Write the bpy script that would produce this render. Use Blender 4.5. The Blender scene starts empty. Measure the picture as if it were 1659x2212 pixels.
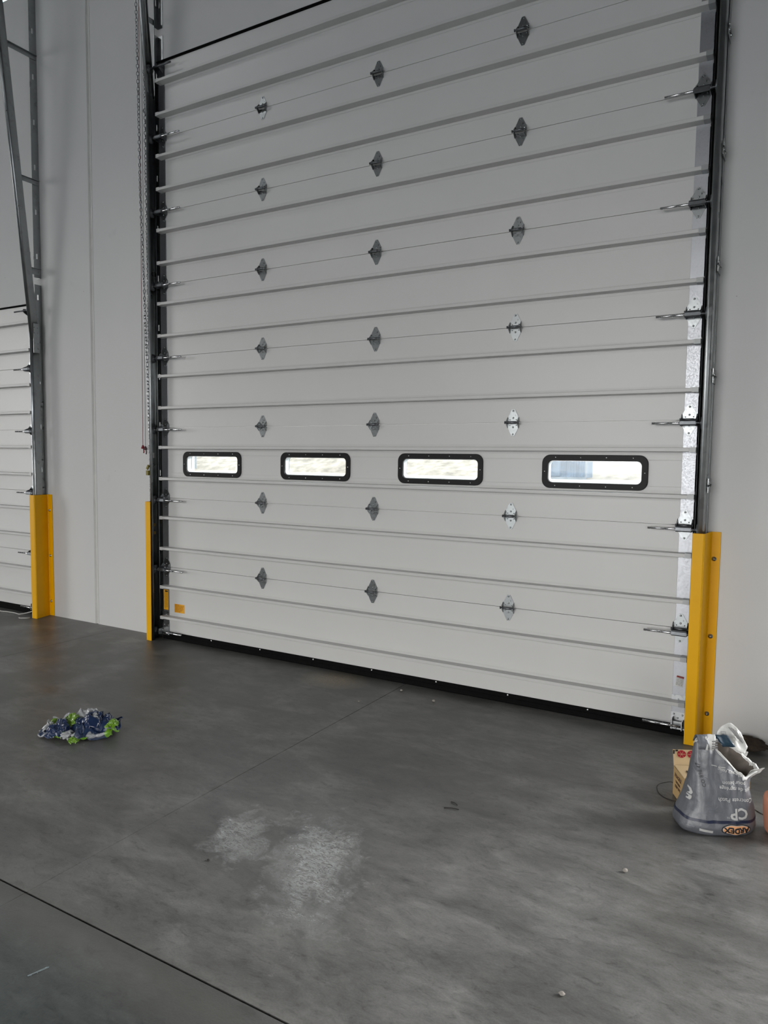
import bpy, bmesh, math, random
from mathutils import Vector, Matrix, noise
random.seed(7)
S = bpy.context.scene
COL = S.collection
PI = math.pi

# ------------------------------------------------------------------ camera
F = 1566.838
CAM = Vector((3.7798, -4.5309, 1.6186))
yaw, pitch, roll = -0.525774, -0.0732203, 0.0126574
cy_, sy_, cp_, sp_ = math.cos(yaw), math.sin(yaw), math.cos(pitch), math.sin(pitch)
fwd = Vector((sy_ * cp_, cy_ * cp_, sp_))
right = Vector((cy_, -sy_, 0)); up = right.cross(fwd)
cr, sr = math.cos(roll), math.sin(roll)
r_, u_ = cr * right + sr * up, -sr * right + cr * up
cam_d = bpy.data.cameras.new('camera'); cam = bpy.data.objects.new('camera', cam_d); COL.objects.link(cam)
M = Matrix((( r_.x, u_.x, -fwd.x, CAM.x), (r_.y, u_.y, -fwd.y, CAM.y), (r_.z, u_.z, -fwd.z, CAM.z), (0, 0, 0, 1)))
cam.matrix_world = M
cam_d.sensor_fit = 'HORIZONTAL'; cam_d.sensor_width = 36; cam_d.lens = F / 1659 * 36
cam_d.clip_start = .05; cam_d.clip_end = 400
S.camera = cam

# ------------------------------------------------------------------ materials
def newmat(name):
    m = bpy.data.materials.new(name); m.use_nodes = True
    nt = m.node_tree; b = nt.nodes['Principled BSDF']
    return m, nt, b
def N(nt, t, **kw):
    n = nt.nodes.new(t)
    for k, v in kw.items():
        if k in n.inputs.keys() if hasattr(n.inputs, 'keys') else False: n.inputs[k].default_value = v
        else: setattr(n, k, v)
    return n
def noise_n(nt, scale, detail=4, rough=.6, vec=None, dist=0):
    n = nt.nodes.new('ShaderNodeTexNoise'); n.inputs['Scale'].default_value = scale
    n.inputs['Detail'].default_value = detail; n.inputs['Roughness'].default_value = rough; n.inputs['Distortion'].default_value = dist
    if vec is not None: nt.links.new(vec, n.inputs['Vector'])
    return n
def ramp(nt, fac, stops):
    r = nt.nodes.new('ShaderNodeValToRGB'); cr = r.color_ramp
    while len(cr.elements) < len(stops): cr.elements.new(.5)
    for e, (p, c) in zip(cr.elements, stops):
        e.position = p; e.color = (c, c, c, 1) if not hasattr(c, '__len__') else (*c, 1)
    nt.links.new(fac, r.inputs['Fac']); return r
def objvec(nt, scale=(1, 1, 1)):
    t = nt.nodes.new('ShaderNodeTexCoord'); mp = nt.nodes.new('ShaderNodeMapping')
    mp.inputs['Scale'].default_value = scale
    nt.links.new(t.outputs['Object'], mp.inputs['Vector']); return mp.outputs['Vector']
def bump(nt, b, h, strength=.1, dist=.01):
    n = nt.nodes.new('ShaderNodeBump'); n.inputs['Strength'].default_value = strength; n.inputs['Distance'].default_value = dist
    nt.links.new(h, n.inputs['Height']); nt.links.new(n.outputs['Normal'], b.inputs['Normal']); return n
def mixc(nt, fac, a, c, blend='MIX'):
    m = nt.nodes.new('ShaderNodeMix'); m.data_type = 'RGBA'; m.blend_type = blend
    for s, v in ((m.inputs[0], fac), (m.inputs[6], a), (m.inputs[7], c)):
        if isinstance(v, (int, float)): s.default_value = v
        elif isinstance(v, tuple): s.default_value = (*v, 1)
        else: nt.links.new(v, s)
    return m.outputs[2]

def plain(name, col, rough=.5, metal=0, var=.06, nscale=8, bmp=.02, bscale=60, spec=.5, coat=0):
    m, nt, b = newmat(name)
    v = objvec(nt)
    n = noise_n(nt, nscale, 5, .6, v)
    lo = tuple(c * (1 - var) for c in col); hi = tuple(min(1, c * (1 + var)) for c in col)
    r = ramp(nt, n.outputs['Fac'], [(.3, lo), (.7, hi)])
    nt.links.new(r.outputs['Color'], b.inputs['Base Color'])
    b.inputs['Roughness'].default_value = rough; b.inputs['Metallic'].default_value = metal
    b.inputs['Specular IOR Level'].default_value = spec; b.inputs['Coat Weight'].default_value = coat
    if bmp:
        bump(nt, b, noise_n(nt, bscale, 3, .6, v).outputs['Fac'], bmp, .005)
    return m

def galvanized(name, col=(.62, .64, .66), rough=.36, spangle=55, var=.25):
    m, nt, b = newmat(name); v = objvec(nt)
    vo = nt.nodes.new('ShaderNodeTexVoronoi'); vo.inputs['Scale'].default_value = spangle; nt.links.new(v, vo.inputs['Vector'])
    n = noise_n(nt, 6, 5, .6, v)
    bw = nt.nodes.new('ShaderNodeRGBToBW'); nt.links.new(vo.outputs['Color'], bw.inputs['Color'])
    f = nt.nodes.new('ShaderNodeMath'); f.operation = 'ADD'; nt.links.new(bw.outputs[0], f.inputs[0]); nt.links.new(n.outputs['Fac'], f.inputs[1])
    r = ramp(nt, f.outputs[0], [(.5, tuple(c * (1 - var) for c in col)), (1.3 / 1.5, tuple(min(1, c * (1 + var * .6)) for c in col))])
    nt.links.new(r.outputs['Color'], b.inputs['Base Color'])
    rr = nt.nodes.new('ShaderNodeMapRange'); rr.inputs['To Min'].default_value = rough - .06; rr.inputs['To Max'].default_value = rough + .1
    nt.links.new(bw.outputs[0], rr.inputs['Value']); nt.links.new(rr.outputs[0], b.inputs['Roughness'])
    b.inputs['Metallic'].default_value = 1
    bump(nt, b, n.outputs['Fac'], .05, .01)
    return m

M_DOOR = plain('painted steel panel', (.60, .60, .59), .36, 0, .015, 2.5, .04, 3.0, .45)
M_STRUT = plain('painted steel strut', (.56, .56, .55), .4, 0, .03, 3, .03, 20)
M_CAP = plain('bare strut end', (.30, .31, .31), .45, .5, .06, 10, .03, 30)
M_WALL = None
M_YEL = plain('yellow safety paint', (.80, .41, .0), .40, 0, .03, 5, .04, 14, .22)
M_RUB = plain('black rubber', (.004, .004, .004), .8, 0, .2, 20, .05, 50, .08)
M_FRAME = plain('black frame plastic', (.006, .006, .006), .5, 0, .1, 10, .03, 60, .25)
M_GALV = galvanized('galvanized steel', (.40, .41, .42))
M_STILE = galvanized('galvanized stile', (.36, .37, .39), .40, 140, .08)
M_ZINC = galvanized('zinc hinge', (.27, .285, .29), .30, 90, .30)
M_TRK = galvanized('track steel', (.33, .345, .35), .32, 30, .12)
M_DARK = plain('dark steel', (.16, .17, .18), .4, .9, .2, 20, .03, 60)
M_ROD = galvanized('bright rod steel', (.66, .67, .68), .22, 120, .08)
M_SCREW = galvanized('screw steel', (.78, .79, .8), .25, 200, .1)
M_CHAIN = galvanized('chain steel', (.40, .41, .43), .16, 150, .2)
M_BLACK = plain('black ink', (.012, .012, .014), .6, 0, 0, 5, 0)
M_CAULK = plain('joint sealant', (.62, .62, .60), .6, 0, .05, 8, .05, 40)

def wall_mat():
    m, nt, b = newmat('painted concrete wall'); v = objvec(nt)
    n1 = noise_n(nt, .55, 5, .55, v); n2 = noise_n(nt, 6, 6, .65, v)
    c = ramp(nt, n1.outputs['Fac'], [(.3, (.585, .59, .59)), (.7, (.635, .635, .625))])
    d = ramp(nt, n2.outputs['Fac'], [(.22, (.93, .93, .93)), (.34, (1, 1, 1))])
    out = mixc(nt, 1.0, c.outputs['Color'], d.outputs['Color'], 'MULTIPLY')
    # small dark scuffs
    vo = nt.nodes.new('ShaderNodeTexVoronoi'); vo.inputs['Scale'].default_value = 2.3; nt.links.new(v, vo.inputs['Vector'])
    sp = ramp(nt, vo.outputs['Distance'], [(.006, (.5, .48, .45)), (.012, (1, 1, 1))])
    out = mixc(nt, 1.0, out, sp.outputs['Color'], 'MULTIPLY')
    nt.links.new(out, b.inputs['Base Color']); b.inputs['Roughness'].default_value = .62
    b.inputs['Specular IOR Level'].default_value = .35
    bump(nt, b, noise_n(nt, 28, 6, .65, v).outputs['Fac'], .12, .006)
    return m
M_WALL = wall_mat()

def floor_mat():
    m, nt, b = newmat('power trowelled concrete')
    geo = nt.nodes.new('ShaderNodeNewGeometry'); P = geo.outputs['Position']
    mp = nt.nodes.new('ShaderNodeMapping'); mp.inputs['Rotation'].default_value = (0, 0, .35); mp.inputs['Scale'].default_value = (1, 2.2, 1)
    nt.links.new(P, mp.inputs['Vector']); V = mp.outputs['Vector']
    big = noise_n(nt, .55, 4, .55, P, .6); mid = noise_n(nt, 2.6, 7, .68, V, .5); fine = noise_n(nt, 16, 7, .72, V, .7); grain = noise_n(nt, 130, 3, .7, P)
    c1 = ramp(nt, big.outputs['Fac'], [(.30, (.088, .088, .084)), (.70, (.132, .130, .124))])
    c2 = ramp(nt, mid.outputs['Fac'], [(.28, .55), (.5, .98), (.72, 1.55)])
    c3 = ramp(nt, fine.outputs['Fac'], [(.26, .45), (.44, 1.0), (.72, 1.3)])
    c4 = ramp(nt, grain.outputs['Fac'], [(.3, .88), (.7, 1.1)])
    o = mixc(nt, 1.0, c1.outputs['Color'], c2.outputs['Color'], 'MULTIPLY')
    o = mixc(nt, 1.0, o, c3.outputs['Color'], 'MULTIPLY'); o = mixc(nt, 1.0, o, c4.outputs['Color'], 'MULTIPLY')
    # the next pour (beyond the sawn joint at y=-2.96) is a darker, bluer slab
    sx = nt.nodes.new('ShaderNodeSeparateXYZ'); nt.links.new(P, sx.inputs[0])
    lt = nt.nodes.new('ShaderNodeMath'); lt.operation = 'LESS_THAN'; lt.inputs[1].default_value = -2.96; nt.links.new(sx.outputs['Y'], lt.inputs[0])
    o = mixc(nt, lt.outputs[0], o, mixc(nt, 1.0, o, (.57, .59, .60), 'MULTIPLY'))
    # pale dust rubbed out along that joint
    dy = nt.nodes.new('ShaderNodeMath'); dy.operation = 'ADD'; dy.inputs[1].default_value = 3.03; nt.links.new(sx.outputs['Y'], dy.inputs[0])
    ab = nt.nodes.new('ShaderNodeMath'); ab.operation = 'ABSOLUTE'; nt.links.new(dy.outputs[0], ab.inputs[0])
    ad = nt.nodes.new('ShaderNodeMath'); ad.operation = 'MULTIPLY_ADD'; ad.inputs[1].default_value = .22; ad.inputs[2].default_value = -.11
    nt.links.new(mid.outputs['Fac'], ad.inputs[0])
    a2 = nt.nodes.new('ShaderNodeMath'); a2.operation = 'ADD'; nt.links.new(ab.outputs[0], a2.inputs[0]); nt.links.new(ad.outputs[0], a2.inputs[1])
    dust = ramp(nt, a2.outputs[0], [(.0, .35), (.16, 0)])
    o = mixc(nt, dust.outputs['Color'], o, (.15, .145, .13))
    # straw coloured dirt by the door
    vs = nt.nodes.new('ShaderNodeVectorMath'); vs.operation = 'SUBTRACT'; vs.inputs[1].default_value = (.86, -.20, 0); nt.links.new(P, vs.inputs[0])
    vm = nt.nodes.new('ShaderNodeVectorMath'); vm.operation = 'MULTIPLY'; vm.inputs[1].default_value = (3.4, 4.6, 1); nt.links.new(vs.outputs[0], vm.inputs[0])
    ln = nt.nodes.new('ShaderNodeVectorMath'); ln.operation = 'LENGTH'; nt.links.new(vm.outputs[0], ln.inputs[0])
    dm = ramp(nt, ln.outputs['Value'], [(.25, .9), (1.0, 0)])
    dn = noise_n(nt, 60, 6, .8, V, 2); dnr = ramp(nt, dn.outputs['Fac'], [(.42, 0), (.58, 1)])
    o = mixc(nt, mixc(nt, 1.0, dm.outputs['Color'], dnr.outputs['Color'], 'MULTIPLY'), o, (.40, .32, .21))
    # chalky worn spots
    wn = noise_n(nt, 34, 7, .8, V, 1.2); wm = noise_n(nt, 1.1, 3, .5, P)
    wr = mixc(nt, 1.0, ramp(nt, wn.outputs['Fac'], [(.60, 0), (.72, .55)]).outputs['Color'], ramp(nt, wm.outputs['Fac'], [(.52, 0), (.66, 1)]).outputs['Color'], 'MULTIPLY')
    o = mixc(nt, wr, o, (.30, .30, .29))
    nt.links.new(o, b.inputs['Base Color'])
    # trowel burnished sheen
    rn = ramp(nt, mid.outputs['Fac'], [(.3, .34), (.7, .50)])
    rf = ramp(nt, fine.outputs['Fac'], [(.3, .85), (.7, 1.15)])
    rr = mixc(nt, 1.0, rn.outputs['Color'], rf.outputs['Color'], 'MULTIPLY')
    # burnished (shinier) rub marks in the middle of the bay
    rub = noise_n(nt, 1.9, 4, .6, P, .3)
    rubr = ramp(nt, rub.outputs['Fac'], [(.47, 0), (.60, 1)])
    patchy = noise_n(nt, 8, 6, .65, P, .4)
    def spot(c, ra, rl):
        a = nt.nodes.new('ShaderNodeMapping'); a.vector_type = 'TEXTURE'; a.inputs['Location'].default_value = (*c, 0); a.inputs['Rotation'].default_value = (0, 0, .52); a.inputs['Scale'].default_value = (ra, rl, 1)
        nt.links.new(P, a.inputs['Vector'])
        l_ = nt.nodes.new('ShaderNodeVectorMath'); l_.operation = 'LENGTH'; nt.links.new(a.outputs['Vector'], l_.inputs[0])
        f = nt.nodes.new('ShaderNodeMath'); f.operation = 'MULTIPLY_ADD'; f.inputs[1].default_value = 2.6; f.inputs[2].default_value = -1.3; nt.links.new(patchy.outputs['Fac'], f.inputs[0])
        q = nt.nodes.new('ShaderNodeMath'); q.operation = 'ADD'; nt.links.new(l_.outputs['Value'], q.inputs[0]); nt.links.new(f.outputs[0], q.inputs[1])
        return ramp(nt, q.outputs[0], [(.35, 1), (1.15, 0)]).outputs['Color']
    rr2 = mixc(nt, rubr.outputs['Color'], rr, (.32, .32, .32))
    sp_ = mixc(nt, 1.0, spot((2.17, -2.26), .20, .44), spot((1.76, -2.24), .14, .26), 'ADD')
    spk = ramp(nt, wn.outputs['Fac'], [(.44, .13), (.58, .40)]).outputs['Color']
    rr2 = mixc(nt, sp_, rr2, spk)
    bws = nt.nodes.new('ShaderNodeRGBToBW'); nt.links.new(mixc(nt, 1.0, sp_, ramp(nt, wn.outputs['Fac'], [(.46, 1), (.60, .15)]).outputs['Color'], 'MULTIPLY'), bws.inputs[0])
    ml = nt.nodes.new('ShaderNodeMath'); ml.operation = 'MULTIPLY_ADD'; ml.inputs[1].default_value = 2.2; ml.inputs[2].default_value = 1.5; nt.links.new(bws.outputs[0], ml.inputs[0]); nt.links.new(ml.outputs[0], b.inputs['IOR'])
    bw = nt.nodes.new('ShaderNodeRGBToBW'); nt.links.new(rr2, bw.inputs[0]); nt.links.new(bw.outputs[0], b.inputs['Roughness'])
    b.inputs['Specular IOR Level'].default_value = .5
    hs = nt.nodes.new('ShaderNodeMath'); hs.operation = 'ADD'; nt.links.new(fine.outputs['Fac'], hs.inputs[0]); nt.links.new(grain.outputs['Fac'], hs.inputs[1])
    bump(nt, b, hs.outputs[0], .22, .003)
    return m
M_FLOOR = floor_mat()

def glass_mat(name, tint=(1, 1, 1), refl=.06):
    m = bpy.data.materials.new(name); m.use_nodes = True; nt = m.node_tree
    for n in list(nt.nodes): nt.nodes.remove(n)
    out = nt.nodes.new('ShaderNodeOutputMaterial'); tr = nt.nodes.new('ShaderNodeBsdfTransparent'); gl = nt.nodes.new('ShaderNodeBsdfGlossy')
    n = noise_n(nt, 3, 2, .5, objvec(nt)); r = ramp(nt, n.outputs['Fac'], [(.3, tuple(t * .97 for t in tint)), (.7, tint)])
    nt.links.new(r.outputs['Color'], tr.inputs['Color'])
    gl.inputs['Roughness'].default_value = .03
    mx = nt.nodes.new('ShaderNodeMixShader'); mx.inputs[0].default_value = refl
    nt.links.new(tr.outputs[0], mx.inputs[1]); nt.links.new(gl.outputs[0], mx.inputs[2]); nt.links.new(mx.outputs[0], out.inputs['Surface'])
    return m
M_GLASS = glass_mat('window glass', (.93, .95, .95), .012); M_GLASSC = glass_mat('tinted glass', (.72, .97, .97), .05)

# ------------------------------------------------------------------ mesh builder
class MB:
    def __init__(s): s.v = []; s.f = []; s.mi = []; s.cur = 0
    def add(s, vs, fs):
        o = len(s.v); s.v += [tuple(v) for v in vs]; s.f += [tuple(i + o for i in f) for f in fs]; s.mi += [s.cur] * len(fs)
    def box(s, x0, x1, y0, y1, z0, z1):
        s.add([(x0, y0, z0), (x1, y0, z0), (x1, y1, z0), (x0, y1, z0), (x0, y0, z1), (x1, y0, z1), (x1, y1, z1), (x0, y1, z1)],
              [(0, 3, 2, 1), (4, 5, 6, 7), (0, 1, 5, 4), (1, 2, 6, 5), (2, 3, 7, 6), (3, 0, 4, 7)])
    def cyl(s, p0, p1, r0, n=12, r1=None, caps=True):
        p0, p1 = Vector(p0), Vector(p1); r1 = r0 if r1 is None else r1
        d = (p1 - p0).normalized(); a = d.orthogonal().normalized(); b = d.cross(a)
        vs = []
        for p, r in ((p0, r0), (p1, r1)):
            for i in range(n):
                t = 2 * PI * i / n; vs.append(p + r * (math.cos(t) * a + math.sin(t) * b))
        fs = [(i, (i + 1) % n, n + (i + 1) % n, n + i) for i in range(n)]
        if caps: fs += [tuple(range(n - 1, -1, -1)), tuple(range(n, 2 * n))]
        s.add(vs, fs)
    def prism(s, poly, axis, a0, a1):
        """poly: 2-D points in the two other axes (x,y,z order), extruded along axis a0..a1"""
        n = len(poly)
        def P(q, a):
            if axis == 'x': return (a, q[0], q[1])
            if axis == 'y': return (q[0], a, q[1])
            return (q[0], q[1], a)
        s.add([P(q, a0) for q in poly] + [P(q, a1) for q in poly],
              [tuple(range(n - 1, -1, -1)), tuple(range(n, 2 * n))] + [(i, (i + 1) % n, n + (i + 1) % n, n + i) for i in range(n)])
    def strip(s, pts, z0, z1, off=None):
        """open 2-D polyline (x,y) extruded along z; off(z)->dy"""
        off = off or (lambda z: 0)
        n = len(pts)
        s.add([(x, y + off(z0), z0) for x, y in pts] + [(x, y + off(z1), z1) for x, y in pts], [(i, i + 1, n + i + 1, n + i) for i in range(n - 1)])
    def tube(s, path, r, n=8, closed=False):
        path = [Vector(p) for p in path]; m = len(path); vs = []; prev = None
        for i, p in enumerate(path):
            if closed: d = path[(i + 1) % m] - path[i - 1]
            else: d = path[min(i + 1, m - 1)] - path[max(i - 1, 0)]
            d.normalize()
            a = (prev - d * prev.dot(d)).normalized() if prev is not None and (prev - d * prev.dot(d)).length > 1e-6 else d.orthogonal().normalized()
            prev = a; b = d.cross(a)
            for k in range(n):
                t = 2 * PI * k / n; vs.append(p + r * (math.cos(t) * a + math.sin(t) * b))
        fs = []
        for i in range(m if closed else m - 1):
            j = (i + 1) % m
            fs += [(i * n + k, i * n + (k + 1) % n, j * n + (k + 1) % n, j * n + k) for k in range(n)]
        if not closed: fs += [tuple(range(n - 1, -1, -1)), tuple((m - 1) * n + k for k in range(n))]
        s.add(vs, fs)
    def dome(s, c, d, r, h, n=10):
        c = Vector(c); d = Vector(d).normalized(); a = d.orthogonal().normalized(); b = d.cross(a); vs = []; R = 3
        for i in range(R):
            t = i / R * PI / 2
            for k in range(n):
                q = 2 * PI * k / n; vs.append(c + r * math.cos(t) * (math.cos(q) * a + math.sin(q) * b) + d * h * math.sin(t))
        vs.append(c + d * h)
        fs = [(i * n + k, i * n + (k + 1) % n, (i + 1) * n + (k + 1) % n, (i + 1) * n + k) for i in range(R - 1) for k in range(n)]
        fs += [((R - 1) * n + k, (R - 1) * n + (k + 1) % n, R * n) for k in range(n)]; fs.append(tuple(range(n - 1, -1, -1)))
        s.add(vs, fs)
    def mesh(s, name, mats, smooth=False):
        me = bpy.data.meshes.new(name); me.from_pydata(s.v, [], s.f)
        for m in (mats if isinstance(mats, (list, tuple)) else [mats]): me.materials.append(m)
        for p, i in zip(me.polygons, s.mi): p.material_index = i; p.use_smooth = smooth
        bm = bmesh.new(); bm.from_mesh(me); bmesh.ops.recalc_face_normals(bm, faces=bm.faces); bm.to_mesh(me); bm.free()
        me.update(); return me
    def build(s, name, mats, parent=None, smooth=False, bevel=0, solid=0, loc=None):
        o = bpy.data.objects.new(name, s.mesh(name, mats, smooth)); COL.objects.link(o)
        if parent: o.parent = parent
        if loc: o.location = loc
        if solid:
            md = o.modifiers.new('thickness', 'SOLIDIFY'); md.thickness = solid; md.offset = 0
        if bevel:
            md = o.modifiers.new('edge', 'BEVEL'); md.width = bevel; md.segments = 2; md.limit_method = 'ANGLE'; md.angle_limit = .6
        return o
def link(name, me, parent=None, loc=(0, 0, 0), rot=(0, 0, 0), mods=None):
    o = bpy.data.objects.new(name, me); COL.objects.link(o); o.location = loc; o.rotation_euler = rot
    if parent: o.parent = parent
    return o
def empty(name, loc=(0, 0, 0), rot=(0, 0, 0)):
    o = bpy.data.objects.new(name, None); COL.objects.link(o); o.location = loc; o.rotation_euler = rot; o.empty_display_size = .1; return o
def tag(o, label=None, cat=None, group=None, kind=None):
    if label: o['label'] = label
    if cat: o['category'] = cat
    if group: o['group'] = group
    if kind: o['kind'] = kind
    return o
def struct(o, label=None, cat=None): return tag(o, label, cat, None, 'structure')
def text_mesh(body, size, bold=0.0, res=3, fine=0):
    """flat text as (verts, faces), centred"""
    c = bpy.data.curves.new('text', 'FONT'); c.body = body; c.size = size; c.offset = bold; c.resolution_u = res
    c.align_x = 'CENTER'; c.align_y = 'CENTER'
    o = bpy.data.objects.new('text', c); COL.objects.link(o)
    dg = bpy.context.evaluated_depsgraph_get(); me = bpy.data.meshes.new_from_object(o.evaluated_get(dg))
    bm = bmesh.new(); bm.from_mesh(me); bmesh.ops.triangulate(bm, faces=bm.faces)
    if fine:
        for _ in range(5):
            ee = [e for e in bm.edges if e.calc_length() > fine]
            if not ee: break
            bmesh.ops.subdivide_edges(bm, edges=ee, cuts=1); bmesh.ops.triangulate(bm, faces=[f for f in bm.faces if len(f.verts) > 3])
    bm.to_mesh(me); bm.free()
    vs = [tuple(v.co) for v in me.vertices]; fs = [tuple(p.vertices) for p in me.polygons]
    bpy.data.objects.remove(o); bpy.data.curves.remove(c); bpy.data.meshes.remove(me)
    return vs, fs

# ------------------------------------------------------------------ room shell
WY = .045       # inner face of the front wall (door face is y = 0)
TH = .22
holes = [(-7.05, -2.98, 0, 2.96), (-.98, 3.10, 0, 4.76), (4.98, 9.29, 0, 4.88), (11.05, 15.36, 0, 4.88), (-5.22, -3.02, 6.07, 7.2)]  # unseen far right bay opening is added to brighten the floor
JX = -2.045     # panel joint in the wall
def wall_grid(mb, x0, x1, z0, z1, hs, y0, y1):
    xs = sorted({x0, x1} | {h[0] for h in hs} | {h[1] for h in hs}); zs = sorted({z0, z1} | {h[2] for h in hs} | {h[3] for h in hs})
    xs = [x for x in xs if x0 <= x <= x1]; zs = [z for z in zs if z0 <= z <= z1]
    inh = lambda x, z: any(h[0] < x < h[1] and h[2] < z < h[3] for h in hs)
    cell = lambda i, j: 0 <= i < len(xs) - 1 and 0 <= j < len(zs) - 1 and not inh((xs[i] + xs[i + 1]) / 2, (zs[j] + zs[j + 1]) / 2)
    for i in range(len(xs) - 1):
        for j in range(len(zs) - 1):
            if not cell(i, j): continue
            a, b, c, d = xs[i], xs[i + 1], zs[j], zs[j + 1]
            mb.add([(a, y0, c), (b, y0, c), (b, y0, d), (a, y0, d)], [(0, 1, 2, 3)])
            mb.add([(a, y1, c), (b, y1, c), (b, y1, d), (a, y1, d)], [(3, 2, 1, 0)])
            if not cell(i - 1, j): mb.add([(a, y0, c), (a, y1, c), (a, y1, d), (a, y0, d)], [(3, 2, 1, 0)])
            if not cell(i + 1, j): mb.add([(b, y0, c), (b, y1, c), (b, y1, d), (b, y0, d)], [(0, 1, 2, 3)])
            if not cell(i, j - 1): mb.add([(a, y0, c), (b, y0, c), (b, y1, c), (a, y1, c)], [(3, 2, 1, 0)])
            if not cell(i, j + 1): mb.add([(a, y0, d), (b, y0, d), (b, y1, d), (a, y1, d)], [(0, 1, 2, 3)])
H = 9.4
XL, XR, YB = -26.0, 24.0, -10.5
w = MB(); wall_grid(w, XL, JX - .030, 0, H, holes, WY, WY + TH); wall_grid(w, JX + .016, XR, 0, H, holes, WY, WY + TH)
struct(w.build('wall_front', M_WALL), 'white painted concrete panel wall around the dock doors', 'wall')
w = MB(); w.prism([(JX - .032, WY - .0005), (JX - .020, WY + .014), (JX + .008, WY + .012), (JX + .013, WY - .003), (JX + .020, WY - .003), (JX + .020, WY + .1), (JX - .032, WY + .1)], 'z', 0, H)
struct(w.build('trim_1', M_CAULK), 'vertical sealed joint in the white wall between the two doors', 'wall joint')
M_DIM = bpy.data.materials['darkened hall wall'] if 'darkened hall wall' in bpy.data.materials else plain('darkened hall wall', (.13, .132, .135), .8, 0, .05, 2, .1, 20)  # unseen walls, colour darkened to cut bounce and dim the metal reflections
w = MB(); w.box(XL - .2, XL, YB, WY + TH, 0, H); struct(w.build('wall_left', M_DIM), 'darkened wall at the far left end', 'wall')
w = MB(); w.box(XR, XR + .2, YB, WY + TH, 0, H); struct(w.build('wall_right', M_WALL), 'white wall at the right end', 'wall')
bh = [(-21, -13.5, 0, 6.0), (-1.3, 3.0, 0, 4.0), (6.2, 9.1, 0, 3.2)]  # leftmost doorway is unseen, added as fill light for the left wall
w = MB(); wall_grid(w, XL, XR, 0, H, bh, YB, YB - .2); struct(w.build('wall_back', M_DIM), 'darkened wall behind the viewer with open doorways, one added for light', 'wall')
M_CEIL = plain('roof deck', (.20, .205, .21), .5, 0, .03, 2, .02)
SK = [(-8.5, -6.3, -8.2, -6.0)]  # unseen skylight, added to lift the light on the left side
w = MB(); w2 = MB(); wall_grid(w2, XL - .2, XR + .2, YB - .2, WY + TH, SK, H, H + .15); w.add([(x, z, y) for x, y, z in w2.v], w2.f)
struct(w.build('ceiling', M_CEIL), 'pale roof deck', 'ceiling')

# floor: slabs with sawn joints
fl = MB(); g = .0035
xc = [XL, -13.97, -7.84, -4.775, -1.71, 1.355, 4.42, 7.485, 10.55, 16.7, XR]; yc = [YB, -9.0, -5.98, -2.96, WY + TH]
for i in range(len(xc) - 1):
    for j in range(len(yc) - 1):
        a, b_ = xc[i] + (g * .55 if i else 0), xc[i + 1] - (g * .55 if i < len(xc) - 2 else 0)
        gy = g * 1.25
        c, d = yc[j] + (gy if j else 0), yc[j + 1] - (gy if j < len(yc) - 2 else 0)
        fl.add([(a, c, 0), (b_, c, 0), (b_, d, 0), (a, d, 0)], [(0, 1, 2, 3)])
        for p, q in (((a, c), (b_, c)), ((b_, c), (b_, d)), ((b_, d), (a, d)), ((a, d), (a, c))):
            fl.add([(*p, 0), (*q, 0), (*q, -.03), (*p, -.03)], [(0, 1, 2, 3)])
fl.cur = 1; fl.add([(XL, YB, -.03), (XR, YB, -.03), (XR, WY + TH, -.03), (XL, WY + TH, -.03)], [(0, 1, 2, 3)])
M_JOINT = plain('joint dirt', (.03, .027, .022), .9, 0, .2, 30, 0)
struct(fl.build('floor', [M_FLOOR, M_JOINT]), 'grey power trowelled concrete floor with sawn joints', 'floor')

# high window in the wall, top left
wn = empty('window_1', (-4.12, WY + .08, 6.07)); struct(wn, 'high blue green wall window above the left door', 'window')
m = MB()
for a in ((-1.10, 1.10, 0, .05), (-1.10, 1.10, 1.08, 1.13), (-1.10, -1.05, .05, 1.08), (1.05, 1.10, .05, 1.08)): m.box(a[0], a[1], -.03, .03, a[2], a[3])
m.build('window_frame', M_TRK, wn)
m = MB(); m.box(-1.05, 1.05, -.004, .004, .05, 1.08); m.build('window_pane', M_GLASSC, wn)

# ------------------------------------------------------------------ overhead doors
SEC = .6096; Z0 = .035; DX0, DX1 = -1.100, 3.226
WX0, WW, WP, WZ = -.8417, .6477, 1.0538, 1.5528; WH = .212
def hinge_mesh(rollers=False):
    b = MB(); t = .004
    w2 = .037 if not rollers else .040
    for s in (1, -1):
        poly = [(-.009, s * .086), (.009, s * .086), (.013, s * .080), (w2, s * .032), (w2, s * .007), (-w2, s * .007), (-w2, s * .032), (-.013, s * .080)]
        b.prism(poly, 'y', -t, 0)
        for sx in (1, -1):      # side wings that carry the pin
            x = sx * w2
            b.prism([(-t, s * .036), (-.032, s * .009), (-.037, -s * .008), (-.020, -s * .008), (-t, s * .006)], 'x', x - .002, x + .002)
        for (x, z) in ((0, .076), (0, .030), (-.022, .018), (.022, .018)): b.dome((x, -t, s * z), (0, -1, 0), .0062 if x == 0 else .004, .0045, 8)
        b.cyl((0, -t, s * .052), (0, -t - .0006, s * .052), .003, 8)
    return b.mesh('hinge', [M_ZINC], False)
HM = hinge_mesh(); HMR = hinge_mesh(True)
b = MB(); b.cyl((-.045, -.030, 0), (.046, -.030, 0), .0062, 12); b.cyl((-.030, -.030, 0), (.028, -.030, 0), .0085, 12); b.cyl((-.049, -.030, 0), (-.044, -.030, 0), .009, 8); b.cyl((.042, -.030, 0), (.047, -.030, 0), .010, 8)
PINM = b.mesh('hinge_pin', [M_DARK], True)
b = MB()   # roller carrier: folded bracket standing off the plate
for sx in (1, -1):
    b.prism([(0, .020), (-.050, .004), (-.068, -.008), (-.070, -.030), (-.056, -.036), (0, -.036)], 'x', sx * .040 - .002, sx * .040 + .002)
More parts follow.
